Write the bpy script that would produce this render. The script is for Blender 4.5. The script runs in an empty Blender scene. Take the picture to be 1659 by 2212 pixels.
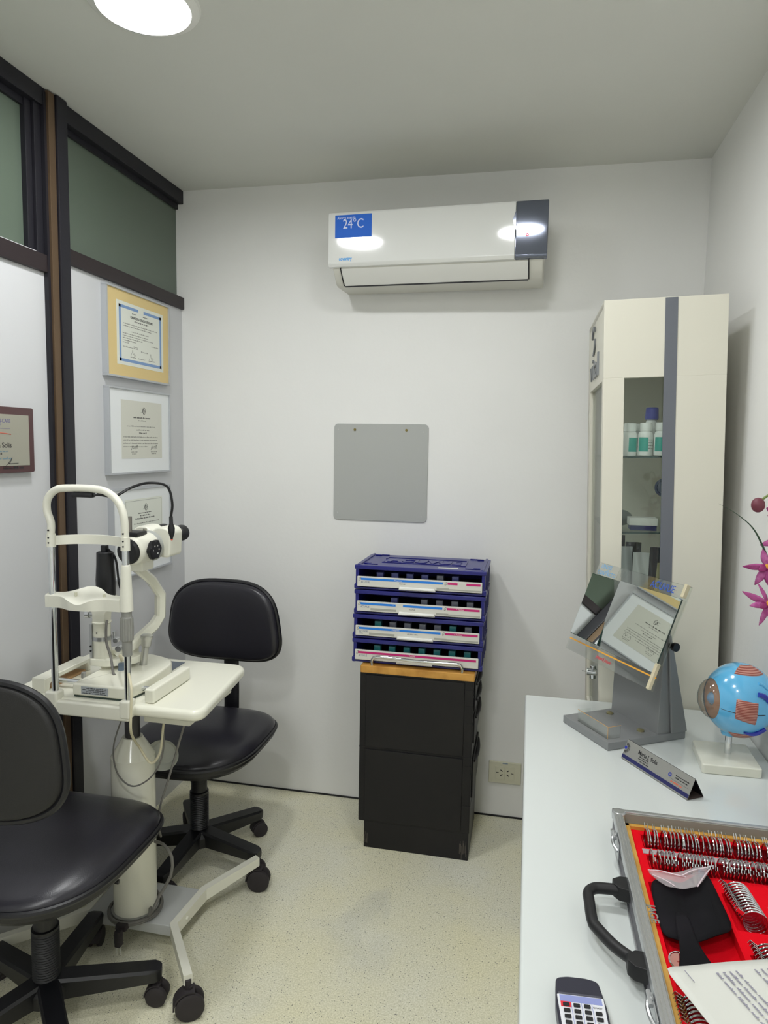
import bpy, bmesh, math, random
from mathutils import Vector, Matrix, Quaternion
random.seed(7)
scene = bpy.context.scene
COL = scene.collection

# ------------------------------------------------------------------ camera, world, exposure, lights
PI = math.pi
CZ = 1.456
cam_data = bpy.data.cameras.new('camera')
cam = bpy.data.objects.new('camera', cam_data)
COL.objects.link(cam)
cam_data.sensor_fit = 'VERTICAL'
cam_data.sensor_height = 24.0
cam_data.lens = 1492.26 / 2212 * 24.0
cam_data.clip_start = 0.02
yaw, pitch, roll = 0.206081, 0.096697, 0.017708
fw = Vector((-math.sin(yaw) * math.cos(pitch), math.cos(yaw) * math.cos(pitch), -math.sin(pitch)))
rt = Vector((math.cos(yaw), math.sin(yaw), 0)); up = rt.cross(fw)
r2 = rt * math.cos(roll) + up * math.sin(roll)
u2 = -rt * math.sin(roll) + up * math.cos(roll)
M = Matrix((r2, u2, -fw)).transposed().to_4x4(); M.translation = Vector((0, 0, CZ))
cam.matrix_world = M
scene.camera = cam

scene.view_settings.view_transform = 'Standard'
scene.view_settings.look = 'None'
scene.view_settings.exposure = 0.0
scene.view_settings.gamma = 1.0
scene.view_settings.use_curve_mapping = False
world = bpy.data.worlds.new('world'); scene.world = world
world.use_nodes = True
world.node_tree.nodes['Background'].inputs[0].default_value = (0.75, 0.8, 0.8, 1)
world.node_tree.nodes['Background'].inputs[1].default_value = 0.12
scene.cycles.max_bounces = 10
scene.cycles.diffuse_bounces = 6
scene.cycles.transparent_max_bounces = 16
scene.cycles.use_denoising = True
scene.cycles.sample_clamp_indirect = 4.0

LAMP_POWER = 121.0
ROOM_LAMPS = [(-0.905, 1.535, 0.80), (-0.13, 1.52, 0.55), (-0.45, 0.30, 0.85), (-0.35, -0.75, 1.15)]  # last one is added behind the camera to light the back wall evenly

# ------------------------------------------------------------------ helpers
def C(h):
    h = h.lstrip('#'); o = []
    for i in (0, 2, 4):
        c = int(h[i:i + 2], 16) / 255
        o.append(c / 12.92 if c <= 0.04045 else ((c + 0.055) / 1.055) ** 2.4)
    return (*o, 1)

def mat(name, col, rough=0.5, metal=0.0, spec=0.5, coat=0.0, emit=None, estr=0.0, bump=0.0, bscale=200.0, alpha=None, noise=None, sss=0):
    m = bpy.data.materials.new(name); m.use_nodes = True
    nt = m.node_tree; b = nt.nodes['Principled BSDF']
    if isinstance(col, str): col = C(col)
    b.inputs['Base Color'].default_value = col
    b.inputs['Roughness'].default_value = rough
    b.inputs['Metallic'].default_value = metal
    b.inputs['Specular IOR Level'].default_value = spec
    b.inputs['Coat Weight'].default_value = coat
    b.inputs['Coat Roughness'].default_value = 0.08
    if emit is not None:
        b.inputs['Emission Color'].default_value = C(emit) if isinstance(emit, str) else emit
        b.inputs['Emission Strength'].default_value = estr
    tc = None
    if bump or noise:
        tc = nt.nodes.new('ShaderNodeTexCoord')
    if bump:
        n = nt.nodes.new('ShaderNodeTexNoise'); n.inputs['Scale'].default_value = bscale; n.inputs['Detail'].default_value = 3
        bp = nt.nodes.new('ShaderNodeBump'); bp.inputs['Strength'].default_value = bump; bp.inputs['Distance'].default_value = 0.002
        nt.links.new(tc.outputs['Object'], n.inputs['Vector']); nt.links.new(n.outputs['Fac'], bp.inputs['Height'])
        nt.links.new(bp.outputs['Normal'], b.inputs['Normal'])
    if noise:
        sc, c2, lo, hi = noise
        n = nt.nodes.new('ShaderNodeTexNoise'); n.inputs['Scale'].default_value = sc; n.inputs['Detail'].default_value = 5
        r = nt.nodes.new('ShaderNodeValToRGB')
        r.color_ramp.elements[0].position = lo; r.color_ramp.elements[0].color = col
        r.color_ramp.elements[1].position = hi; r.color_ramp.elements[1].color = C(c2)
        nt.links.new(tc.outputs['Object'], n.inputs['Vector']); nt.links.new(n.outputs['Fac'], r.inputs[0])
        nt.links.new(r.outputs[0], b.inputs['Base Color'])
    return m

def clear(name, tint=(0.93, 0.97, 0.95, 1), gloss=0.12, rough=0.03, body=0.0, bodycol=(0.8, 0.8, 0.8, 1)):
    """thin clear sheet: see-through with a Fresnel-like gloss"""
    m = bpy.data.materials.new(name); m.use_nodes = True
    nt = m.node_tree; nt.nodes.clear()
    out = nt.nodes.new('ShaderNodeOutputMaterial'); t = nt.nodes.new('ShaderNodeBsdfTransparent'); g = nt.nodes.new('ShaderNodeBsdfGlossy')
    t.inputs[0].default_value = tint; g.inputs['Roughness'].default_value = rough
    lw = nt.nodes.new('ShaderNodeLayerWeight'); lw.inputs[0].default_value = 0.25
    mp = nt.nodes.new('ShaderNodeMath'); mp.operation = 'MULTIPLY_ADD'; mp.inputs[1].default_value = 0.42; mp.inputs[2].default_value = gloss * 0.3
    nt.links.new(lw.outputs['Fresnel'], mp.inputs[0])
    mx = nt.nodes.new('ShaderNodeMixShader'); nt.links.new(mp.outputs[0], mx.inputs[0])
    nt.links.new(t.outputs[0], mx.inputs[1]); nt.links.new(g.outputs[0], mx.inputs[2])
    if body:
        d = nt.nodes.new('ShaderNodeBsdfDiffuse'); d.inputs[0].default_value = bodycol
        m2 = nt.nodes.new('ShaderNodeMixShader'); m2.inputs[0].default_value = body
        nt.links.new(mx.outputs[0], m2.inputs[1]); nt.links.new(d.outputs[0], m2.inputs[2]); nt.links.new(m2.outputs[0], out.inputs[0])
    else:
        nt.links.new(mx.outputs[0], out.inputs[0])
    return m

WM = {}
def world_of(o):
    m = Matrix.Identity(4); ch = []
    while o is not None: ch.append(o); o = o.parent
    for x in reversed(ch): m = m @ x.matrix_basis
    return m

def frame(origin, right, upv):
    r = Vector(right).normalized(); n = r.cross(Vector(upv)).normalized(); u = n.cross(r).normalized()
    m = Matrix((r, u, n)).transposed().to_4x4(); m.translation = Vector(origin)
    return m          # local x = right, y = up, z = towards the viewer

class MB:
    def __init__(s): s.v = []; s.f = []; s.sm = []
    def add(s, vs, fs, smooth=True, mtx=None):
        b = len(s.v)
        s.v += [tuple(mtx @ Vector(p)) if mtx else tuple(p) for p in vs]
        for f in fs: s.f.append([b + i for i in f]); s.sm.append(smooth)
        return s
    def box(s, x0, x1, y0, y1, z0, z1, bev=0.0, seg=2, mtx=None):
        x0, x1 = min(x0, x1), max(x0, x1); y0, y1 = min(y0, y1), max(y0, y1); z0, z1 = min(z0, z1), max(z0, z1)
        bm = bmesh.new()
        bmesh.ops.create_cube(bm, size=1)
        for v in bm.verts:
            v.co = Vector(((x0 + x1) / 2 + v.co.x * (x1 - x0), (y0 + y1) / 2 + v.co.y * (y1 - y0), (z0 + z1) / 2 + v.co.z * (z1 - z0)))
        bev = min(bev, 0.49 * min(x1 - x0, y1 - y0, z1 - z0))
        if bev > 0: bmesh.ops.bevel(bm, geom=bm.edges[:], offset=bev, segments=seg, profile=0.5, affect='EDGES')
        bm.verts.index_update()
        s.add([v.co[:] for v in bm.verts], [[v.index for v in f.verts] for f in bm.faces], True, mtx)
        bm.free(); return s
    def prism(s, pts, z0, z1, bev=0.0, seg=2, mtx=None):
        """outline in xy extruded along z, rims rounded by bev"""
        P = [Vector((p[0], p[1])) for p in pts]
        Q = []
        for p in P:
            if not Q or (p - Q[-1]).length > 1e-6: Q.append(p)
        if (Q[0] - Q[-1]).length < 1e-6: Q.pop()
        P = Q; n = len(P)
        if sum(P[i].x * P[(i + 1) % n].y - P[(i + 1) % n].x * P[i].y for i in range(n)) < 0: P = P[::-1]
        if z1 < z0: z0, z1 = z1, z0
        N = []
        for i in range(n):
            e0 = (P[i] - P[i - 1]).normalized(); e1 = (P[(i + 1) % n] - P[i]).normalized()
            n0 = Vector((-e0.y, e0.x)); n1 = Vector((-e1.y, e1.x)); m_ = n0 + n1
            m_ = m_.normalized() if m_.length > 1e-6 else n0
            N.append(m_ / max(.5, m_.dot(n0)))
        bev = min(bev, (z1 - z0) * .49)
        lv = []
        if bev > 0:
            for k in range(seg + 1):
                a = PI / 2 * k / seg; lv.append((bev * (1 - math.sin(a)), z0 + bev * (1 - math.cos(a))))
            lv += [(d, z1 - (z - z0)) for d, z in lv[::-1]]
        else: lv = [(0, z0), (0, z1)]
        vs = [((p + q * d).x, (p + q * d).y, z) for d, z in lv for p, q in zip(P, N)]; fs = []
        for k in range(len(lv) - 1):
            for i in range(n): j = (i + 1) % n; fs.append([k * n + i, k * n + j, (k + 1) * n + j, (k + 1) * n + i])
        fs.append(list(range(n))[::-1]); fs.append([(len(lv) - 1) * n + i for i in range(n)])
        return s.add(vs, fs, True, mtx)
    def lathe(s, prof, n=32, mtx=None, cap=True):
        """prof = [(r, z)] from bottom to top"""
        vs = []; fs = []
        for (r, z) in prof:
            for i in range(n):
                a = 2 * PI * i / n; vs.append((r * math.cos(a), r * math.sin(a), z))
        for k in range(len(prof) - 1):
            for i in range(n):
                j = (i + 1) % n; fs.append([k * n + i, k * n + j, (k + 1) * n + j, (k + 1) * n + i])
        if cap:
            if prof[0][0] > 1e-6: fs.append(list(range(n))[::-1])
            if prof[-1][0] > 1e-6: fs.append([(len(prof) - 1) * n + i for i in range(n)])
        return s.add(vs, fs, True, mtx)
    def cyl(s, a, b, r0, r1=None, n=24, bev=0.0):
        a = Vector(a); b = Vector(b); L = (b - a).length; r1 = r0 if r1 is None else r1
        m = (b - a).to_track_quat('Z', 'Y').to_matrix().to_4x4(); m.translation = a
        if bev: pr = [(r0 - bev, 0), (r0 - bev * .3, bev * .3), (r0, bev), (r1, L - bev), (r1 - bev * .3, L - bev * .3), (r1 - bev, L)]
        else: pr = [(r0, 0), (r1, L)]
        return s.lathe(pr, n, m)
    def revolve(s, a, axis, prof, n=28):
        """profile (r, t) along axis from a"""
        m = Vector(axis).to_track_quat('Z', 'Y').to_matrix().to_4x4(); m.translation = Vector(a)
        return s.lathe(prof, n, m)
    def sphere(s, c, rx, ry=None, rz=None, n=24, mtx=None):
        ry = rx if ry is None else ry; rz = rx if rz is None else rz
        pr = [(max(1e-5, math.sin(PI * k / 14)), -math.cos(PI * k / 14)) for k in range(15)]
        m = Matrix.Translation(Vector(c)) @ Matrix.Diagonal((rx, ry, rz, 1))
        if mtx: m = mtx @ m
        return s.lathe(pr, n, m, cap=False)
    def tube(s, pts, r, n=10, sub=6, closed=False, flat=None):
        P = [Vector(p) for p in pts]
        if sub > 1 and len(P) > 2:
            Q = []
            m = len(P)
            for i in range(m if closed else m - 1):
                p0 = P[(i - 1) % m] if (closed or i > 0) else P[0] * 2 - P[1]
                p1 = P[i]; p2 = P[(i + 1) % m]
                p3 = P[(i + 2) % m] if (closed or i + 2 < m) else P[-1] * 2 - P[-2]
                for k in range(sub):
                    t = k / sub
                    Q.append(0.5 * ((2 * p1) + (-p0 + p2) * t + (2 * p0 - 5 * p1 + 4 * p2 - p3) * t * t + (-p0 + 3 * p1 - 3 * p2 + p3) * t ** 3))
            if not closed: Q.append(P[-1])
            rr = r
            if isinstance(r, (list, tuple)):
                rr = []
                for i in range(m if closed else m - 1):
                    for k in range(sub): rr.append(r[i] + (r[(i + 1) % m] - r[i]) * k / sub)
                if not closed: rr.append(r[-1])
            P = Q; r = rr
        N = len(P); R = r if isinstance(r, (list, tuple)) else [r] * N
        up0 = Vector((0, 0, 1)); vs = []; fs = []
        T0 = (P[1] - P[0]).normalized()
        if abs(T0.z) > .9: up0 = Vector((1, 0, 0))
        nrm = (up0 - T0 * up0.dot(T0)).normalized()
        for i in range(N):
            if closed: T = (P[(i + 1) % N] - P[i - 1]).normalized()
            else: T = (P[min(i + 1, N - 1)] - P[max(i - 1, 0)]).normalized()
            nrm = (nrm - T * nrm.dot(T)).normalized(); bn = T.cross(nrm)
            fl = flat or 1.0
            for k in range(n):
                a = 2 * PI * k / n
                vs.append(P[i] + nrm * (math.cos(a) * R[i] * fl) + bn * (math.sin(a) * R[i]))
        for i in range(N if closed else N - 1):
            for k in range(n):
                l = (k + 1) % n; j = (i + 1) % N
                fs.append([i * n + k, i * n + l, j * n + l, j * n + k])
        if not closed: fs.append(list(range(n))[::-1]); fs.append([(N - 1) * n + k for k in range(n)])
        return s.add(vs, fs)
    def quad(s, pts): return s.add(pts, [list(range(len(pts)))], False)
    def text(s, body, size, mtx, align='LEFT', ext=0.0002, shear=0.0, sx=1.0, bold=0.0):
        cu = bpy.data.curves.new('t', 'FONT'); cu.body = body; cu.size = size; cu.align_x = align; cu.extrude = ext; cu.shear = shear
        cu.resolution_u = 3; cu.offset = bold
        o = bpy.data.objects.new('t', cu); COL.objects.link(o)
        dg = bpy.context.evaluated_depsgraph_get(); dg.update()
        me = o.evaluated_get(dg).to_mesh()
        vs = [(v.co.x * sx, v.co.y, v.co.z) for v in me.vertices]; fs = [list(p.vertices) for p in me.polygons]
        o.evaluated_get(dg).to_mesh_clear()
        bpy.data.objects.remove(o); bpy.data.curves.remove(cu)
        return s.add(vs, fs, False, mtx)
    def words(s, x0, x1, y, h, mtx, ext=0.0002, wmin=.004, wmax=.012, gap=None):
        """a printed line too small to read: a run of short dark word-length marks"""
        x = x0; gap = gap or h * .6
        while x < x1 - wmin * .5:
            w = min(random.uniform(wmin, wmax), x1 - x)
            k = x
            while k < x + w:      # letters of a word
                lw = h * .42; hh = h * random.choice((.55, .6, .6, .9))
                s.box(k, min(k + lw, x + w), y, y + hh, 0, ext, mtx=mtx); k += lw * 1.35
            x += w + gap
        return s
    def build(s, name, m, parent=None, world=True, sharp=35, label=None):
        me = bpy.data.meshes.new(name)
        vs = s.v
        if parent is not None and world:
            inv = world_of(parent).inverted(); vs = [tuple(inv @ Vector(p)) for p in vs]
        me.from_pydata(vs, [], s.f)
        me.polygons.foreach_set('use_smooth', s.sm)
        me.update()
        if any(s.sm): me.set_sharp_from_angle(angle=math.radians(sharp))
        for mm in (m if isinstance(m, (list, tuple)) else [m]): me.materials.append(mm)
        o = bpy.data.objects.new(name, me); COL.objects.link(o)
        if parent is not None: o.parent = parent
        if any(s.sm):
            wn = o.modifiers.new('normals', 'WEIGHTED_NORMAL'); wn.keep_sharp = True; wn.weight = 50
        if label: o['label'] = label
        return o

def thing(name, label, cat, loc=(0, 0, 0), rot=(0, 0, 0), group=None):
    o = bpy.data.objects.new(name, None); COL.objects.link(o); o.empty_display_size = 0.05
    o.location = loc; o.rotation_euler = rot; o['label'] = label; o['category'] = cat
    if group: o['group'] = group
    return o
def tag(o, label, cat, group=None, kind=None):
    o['label'] = label; o['category'] = cat
    if group: o['group'] = group
    if kind: o['kind'] = kind
    return o
def struct(name, mb, m, label=None, cat=None):
    o = mb.build(name, m); o['kind'] = 'structure'
    if label: o['label'] = label
    o['category'] = cat or name.split('_')[0]
    return o
def dup(root, loc=None, rot=None, label=None, group=None):
    r = root.copy(); COL.objects.link(r)
    if loc is not None: r.location = loc
    if rot is not None: r.rotation_euler = rot
    if label: r['label'] = label
    if group: r['group'] = group
    for ch in list(root.children):
        c = ch.copy(); COL.objects.link(c); c.parent = r
        for g in ch.children:
            d = g.copy(); COL.objects.link(d); d.parent = c
    return r

def rrect(x0, x1, y0, y1, r, n=6):
    pts = []
    for cx, cy, a0 in ((x1 - r, y1 - r, 0), (x0 + r, y1 - r, 90), (x0 + r, y0 + r, 180), (x1 - r, y0 + r, 270)):
        for k in range(n + 1):
            a = math.radians(a0 + 90 * k / n); pts.append((cx + r * math.cos(a), cy + r * math.sin(a)))
    return pts
def rpoly(P, r, n=5):
    """round the corners of a convex outline"""
    out = []; m = len(P)
    for i in range(m):
        p = Vector((*P[i], 0)); a = Vector((*P[i - 1], 0)); b = Vector((*P[(i + 1) % m], 0))
        rr = r[i] if isinstance(r, (list, tuple)) else r
        rr = min(rr, .46 * (a - p).length, .46 * (b - p).length)
        pa = p + (a - p).normalized() * rr; pb = p + (b - p).normalized() * rr
        for k in range(n + 1):
            t = k / n; q = pa * (1 - t) ** 2 + p * 2 * t * (1 - t) + pb * t * t
            out.append((q.x, q.y))
    return out

# ------------------------------------------------------------------ materials
def wall_mat(name, col, bump=.15):
    m = bpy.data.materials.new(name); m.use_nodes = True
    nt = m.node_tree; b = nt.nodes['Principled BSDF']; b.inputs['Roughness'].default_value = .62; b.inputs['Specular IOR Level'].default_value = .25
    tc = nt.nodes.new('ShaderNodeTexCoord')
    n = nt.nodes.new('ShaderNodeTexNoise'); n.inputs['Scale'].default_value = 2.2; n.inputs['Detail'].default_value = 4
    r = nt.nodes.new('ShaderNodeValToRGB'); c = C(col)
    r.color_ramp.elements[0].position = .3; r.color_ramp.elements[0].color = tuple(x * .96 for x in c[:3]) + (1,)
    r.color_ramp.elements[1].position = .7; r.color_ramp.elements[1].color = c
    n2 = nt.nodes.new('ShaderNodeTexNoise'); n2.inputs['Scale'].default_value = 60; n2.inputs['Detail'].default_value = 4
    bp = nt.nodes.new('ShaderNodeBump'); bp.inputs['Strength'].default_value = bump; bp.inputs['Distance'].default_value = .003
    L = nt.links.new
    L(tc.outputs['Object'], n.inputs['Vector']); L(n.outputs['Fac'], r.inputs[0]); L(r.outputs[0], b.inputs['Base Color'])
    L(tc.outputs['Object'], n2.inputs['Vector']); L(n2.outputs['Fac'], bp.inputs['Height']); L(bp.outputs['Normal'], b.inputs['Normal'])
    return m
M_wall = wall_mat('wall_paint', '#ececea')
M_ceil = wall_mat('ceiling_paint', '#d8d9d3', .08)
M_part = mat('partition_laminate', '#c9cacc', .35, spec=.4)
M_counter = mat('counter_white', '#d3d8d6', .16, spec=.55, coat=.3)
M_white = mat('white_plastic', '#e4e4df', .35)
M_gloss = mat('glossy_white_plastic', '#dfe0dd', .06, spec=.6, coat=1.0)
M_acbody = mat('conditioner_plastic', '#d3d2c9', .4)
M_dark = mat('dark_gap', '#15151a', .6)
M_brown = mat('dark_brown_aluminium', '#2a2224', .45, spec=.4)
M_blackal = mat('black_aluminium', '#1c1b22', .5, spec=.4)
M_bronze = mat('bronze_aluminium', '#6e5a46', .42, metal=.6)
M_alu = mat('aluminium', '#c4c6c8', .3, metal=.85)
M_aluP = mat('aluminium_frame', '#b9bcc0', .4, metal=.35)
M_chrome = mat('chrome', '#dfe2e4', .08, metal=1.0)
M_cream = mat('cream_enamel', '#e6e5d6', .22, spec=.5, coat=.35)
M_creamf = mat('cream_paint', '#e2e1d4', .4)
M_grey = mat('grey_plastic', '#8d8d88', .45)
M_lgrey = mat('light_grey_metal', '#b9bbb9', .4)
M_black = mat('black_plastic', '#121216', .38)
M_blackm = mat('black_matte', '#0d0d10', .5)
M_shell = mat('black_textured_shell', '#1c1b1a', .6, bump=.3, bscale=500)
M_leather = mat('black_leatherette', '#25242b', .3, spec=.5, bump=.12, bscale=420)
M_rubber = mat('dark_rubber', '#2a2528', .7)
M_blue = mat('royal_blue_plastic', '#171a72', .28, spec=.55)
M_navy = mat('dark_inside', '#20222e', .5)
M_red = mat('red_felt', '#e0081c', .85, spec=.1, bump=.3, bscale=900)
M_redglow = mat('red_indicator', '#ff3040', .4, emit='#ff2038', estr=2.0)
M_maple = mat('varnished_maple', '#d39c4a', .3, noise=(14, '#b57f33', .4, .62))
M_tray = mat('yellow_wood', '#d7a64f', .35, noise=(22, '#b98532', .45, .7))
M_blab = mat('blue_print', '#1f7fe0', .5)
M_mag = mat('magenta_print', '#c81e74', .5)
M_ink = mat('black_ink', '#2a2a2c', .6)
M_ink2 = mat('grey_ink', '#85857f', .6)
M_inkb = mat('blue_ink', '#2c3aa0', .5)
M_inkr = mat('red_ink', '#d04a34', .5)
M_paper = mat('white_paper', '#d2d3cc', .7)
M_parch = mat('aged_paper', '#d3d3c8', .6)
M_cert = mat('certificate_paper', '#dfe2d8', .6)
M_cblue = mat('certificate_border_blue', '#7c9ac6', .6)
M_mount = mat('ochre_mount', '#dcc48a', .6)
M_mountw = mat('white_mount', '#e6e9ea', .5)
M_mahog = mat('mahogany', '#4a2a2c', .3, coat=.4)
M_brass = mat('brushed_gold_plate', '#a8a698', .38, metal=.35)
M_label = mat('metal_label', '#b4bac0', .4, metal=.3)
M_greyp = mat('grey_panel', '#adafac', .6)
M_stand = mat('silver_paint', '#8d8f90', .42, metal=.3)
M_stripe = mat('slate_stripe', '#666a72', .45)
M_cab = mat('cabinet_cream', '#dad7c9', .4, spec=.4)
M_pelv = mat('black_cabinet_paint', '#151418', .42, spec=.35, noise=(5, '#1d1b1d', .45, .75))
M_glass = clear('clear_glass', (.96, .985, .975, 1), .06)
M_acr = clear('clear_acrylic', (.97, .98, .97, 1), .02)
M_bag = clear('clear_plastic_film', (.92, .88, .90, 1), .3, .12, .22, (.85, .8, .82, 1))
M_edge = mat('green_glass_edge', '#1f3a33', .15)
M_mirror = mat('mirror_silver', '#e6ebe8', .01, metal=1.0)
M_orange = mat('amber_edge', '#e8a83a', .3)
M_green = mat('teal_label', '#37a596', .5)
M_bblue = mat('blue_cap', '#3340a8', .4)
M_bottle = mat('white_bottle', '#eceeea', .35)
M_marble = mat('cream_marble', '#e6e6da', .25, coat=.4, noise=(6, '#dcdccc', .4, .7))
M_eye = mat('sky_blue_gloss', '#5fb4e2', .2, coat=.8)
M_vein = mat('deep_blue_gloss', '#1c2a9c', .2, coat=.5)
M_muscle = mat('muscle_red', '#a0503f', .35, coat=.3)
M_iris = mat('iris_brown', '#b0713c', .3)
M_pupil = mat('iris_blue', '#4d8fc4', .3)
M_cornea = clear('cornea_dome', (.86, .88, .86, 1), .2, .04, .12, (.7, .7, .66, 1))
M_petal = mat('orchid_pink', '#b0508f', .55, noise=(60, '#8a2a68', .45, .65))
M_petd = mat('orchid_deep', '#8c1c64', .5)
M_yel = mat('orchid_yellow', '#d9a030', .5)
M_bud = mat('bud_maroon', '#6c3140', .5)
M_leaf = mat('dark_green_leaf', '#2e4a34', .45)
M_pot = mat('brown_pot', '#6a4038', .5)
M_cable = mat('grey_cable', '#6e6c68', .5)
M_cablew = mat('ivory_cable', '#cfc8ac', .5)
M_ivory = mat('ivory_plastic', '#d2d0ba', .4)
M_mask = mat('surgical_blue', '#7fc1df', .7)
M_cloth = mat('black_cloth', '#111114', .85, spec=.15, noise=(12, '#1c1a1f', .4, .7))
M_lilac = mat('lilac_print', '#8a93c8', .5)
M_redk = mat('red_print', '#dc2030', .5)
M_rem = mat('remote_case', '#2a2a38', .35)
M_remf = mat('remote_face', '#dcdde2', .45)
M_teal = mat('pale_blue_pouch', '#7a8a8c', .3)

m = bpy.data.materials.new('green_frosted_glass'); m.use_nodes = True; M_pane = m
b = m.node_tree.nodes['Principled BSDF']; b.inputs['Base Color'].default_value = C('#5a665a'); b.inputs['Roughness'].default_value = .14; b.inputs['Specular IOR Level'].default_value = .55

nt = M_muscle.node_tree; b = nt.nodes['Principled BSDF']
tc = nt.nodes.new('ShaderNodeTexCoord'); wv = nt.nodes.new('ShaderNodeTexWave'); wv.bands_direction = 'Z'; wv.inputs['Scale'].default_value = 85; wv.inputs['Distortion'].default_value = .6
rp = nt.nodes.new('ShaderNodeValToRGB'); rp.color_ramp.elements[0].position = .3; rp.color_ramp.elements[0].color = C('#8f4337'); rp.color_ramp.elements[1].position = .75; rp.color_ramp.elements[1].color = C('#c08a7c')
nt.links.new(tc.outputs['Object'], wv.inputs['Vector']); nt.links.new(wv.outputs['Fac'], rp.inputs[0]); nt.links.new(rp.outputs[0], b.inputs['Base Color'])
# terrazzo-look vinyl floor
m = bpy.data.materials.new('speckled_vinyl'); m.use_nodes = True; M_floor = m
nt = m.node_tree; L = nt.links.new; b = nt.nodes['Principled BSDF']
b.inputs['Roughness'].default_value = .38; b.inputs['Specular IOR Level'].default_value = .4
tc = nt.nodes.new('ShaderNodeTexCoord')
n1 = nt.nodes.new('ShaderNodeTexNoise'); n1.inputs['Scale'].default_value = 3.0; n1.inputs['Detail'].default_value = 6
r1 = nt.nodes.new('ShaderNodeValToRGB')
r1.color_ramp.elements[0].position = .3; r1.color_ramp.elements[0].color = C('#e2ddbe')
r1.color_ramp.elements[1].position = .7; r1.color_ramp.elements[1].color = C('#dfded0')
L(tc.outputs['Object'], n1.inputs['Vector']); L(n1.outputs['Fac'], r1.inputs[0])
n2 = nt.nodes.new('ShaderNodeTexNoise'); n2.inputs['Scale'].default_value = 230; n2.inputs['Detail'].default_value = 2
r2_ = nt.nodes.new('ShaderNodeValToRGB')
r2_.color_ramp.elements[0].position = .38; r2_.color_ramp.elements[0].color = (.86, .86, .80, 1)
r2_.color_ramp.elements[1].position = .62; r2_.color_ramp.elements[1].color = (1.08, 1.08, 1.1, 1)
L(tc.outputs['Object'], n2.inputs['Vector']); L(n2.outputs['Fac'], r2_.inputs[0])
mx = nt.nodes.new('ShaderNodeMix'); mx.data_type = 'RGBA'; mx.blend_type = 'MULTIPLY'; mx.inputs[0].default_value = 1
L(r1.outputs[0], mx.inputs[6]); L(r2_.outputs[0], mx.inputs[7])
vo = nt.nodes.new('ShaderNodeTexVoronoi'); vo.inputs['Scale'].default_value = 165; vo.inputs['Randomness'].default_value = 1
rv = nt.nodes.new('ShaderNodeValToRGB'); rv.color_ramp.interpolation = 'LINEAR'
rv.color_ramp.elements[0].position = .15; rv.color_ramp.elements[0].color = (1, 1, 1, 1)
rv.color_ramp.elements[1].position = .23; rv.color_ramp.elements[1].color = (0, 0, 0, 1)
L(tc.outputs['Object'], vo.inputs['Vector']); L(vo.outputs['Distance'], rv.inputs[0])
gt = nt.nodes.new('ShaderNodeMath'); gt.operation = 'GREATER_THAN'; gt.inputs[1].default_value = .55
sp = nt.nodes.new('ShaderNodeSeparateColor'); L(vo.outputs['Color'], sp.inputs[0]); L(sp.outputs[0], gt.inputs[0])
mu = nt.nodes.new('ShaderNodeMath'); mu.operation = 'MULTIPLY'; L(rv.outputs[0], mu.inputs[0]); L(gt.outputs[0], mu.inputs[1])
mx2 = nt.nodes.new('ShaderNodeMix'); mx2.data_type = 'RGBA'; L(mu.outputs[0], mx2.inputs[0]); L(mx.outputs[2], mx2.inputs[6])
mx2.inputs[7].default_value = C('#4a4a44'); 
n3 = nt.nodes.new('ShaderNodeTexNoise'); n3.inputs['Scale'].default_value = 1.6; n3.inputs['Detail'].default_value = 5; n3.inputs['Distortion'].default_value = 1.5
r3 = nt.nodes.new('ShaderNodeValToRGB'); r3.color_ramp.elements[0].position = .62; r3.color_ramp.elements[0].color = (1, 1, 1, 1)
r3.color_ramp.elements[1].position = .72; r3.color_ramp.elements[1].color = (.88, .89, .93, 1)
L(tc.outputs['Object'], n3.inputs['Vector']); L(n3.outputs['Fac'], r3.inputs[0])
mx3 = nt.nodes.new('ShaderNodeMix'); mx3.data_type = 'RGBA'; mx3.blend_type = 'MULTIPLY'; mx3.inputs[0].default_value = 1
L(mx2.outputs[2], mx3.inputs[6]); L(r3.outputs[0], mx3.inputs[7]); L(mx3.outputs[2], b.inputs['Base Color'])

# ------------------------------------------------------------------ room shell
XL, XR, YB, ZC, YF = -1.411, 0.573, 2.65, 2.455, -1.4
struct('floor', MB().box(XL - .1, XR + .1, YF - .1, YB + .1, -.06, 0), M_floor)
struct('ceiling', MB().box(XL - .1, XR + .1, YF - .1, YB + .1, ZC, ZC + .06), M_ceil)
struct('wall_back', MB().box(XL - .1, XR + .1, YB, YB + .08, 0, ZC), M_wall)
struct('wall_right', MB().box(XR, XR + .08, YF, YB, 0, ZC), M_wall)
struct('wall_front', MB().box(XL - .1, XR + .1, YF - .08, YF, 0, ZC), M_wall)
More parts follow.
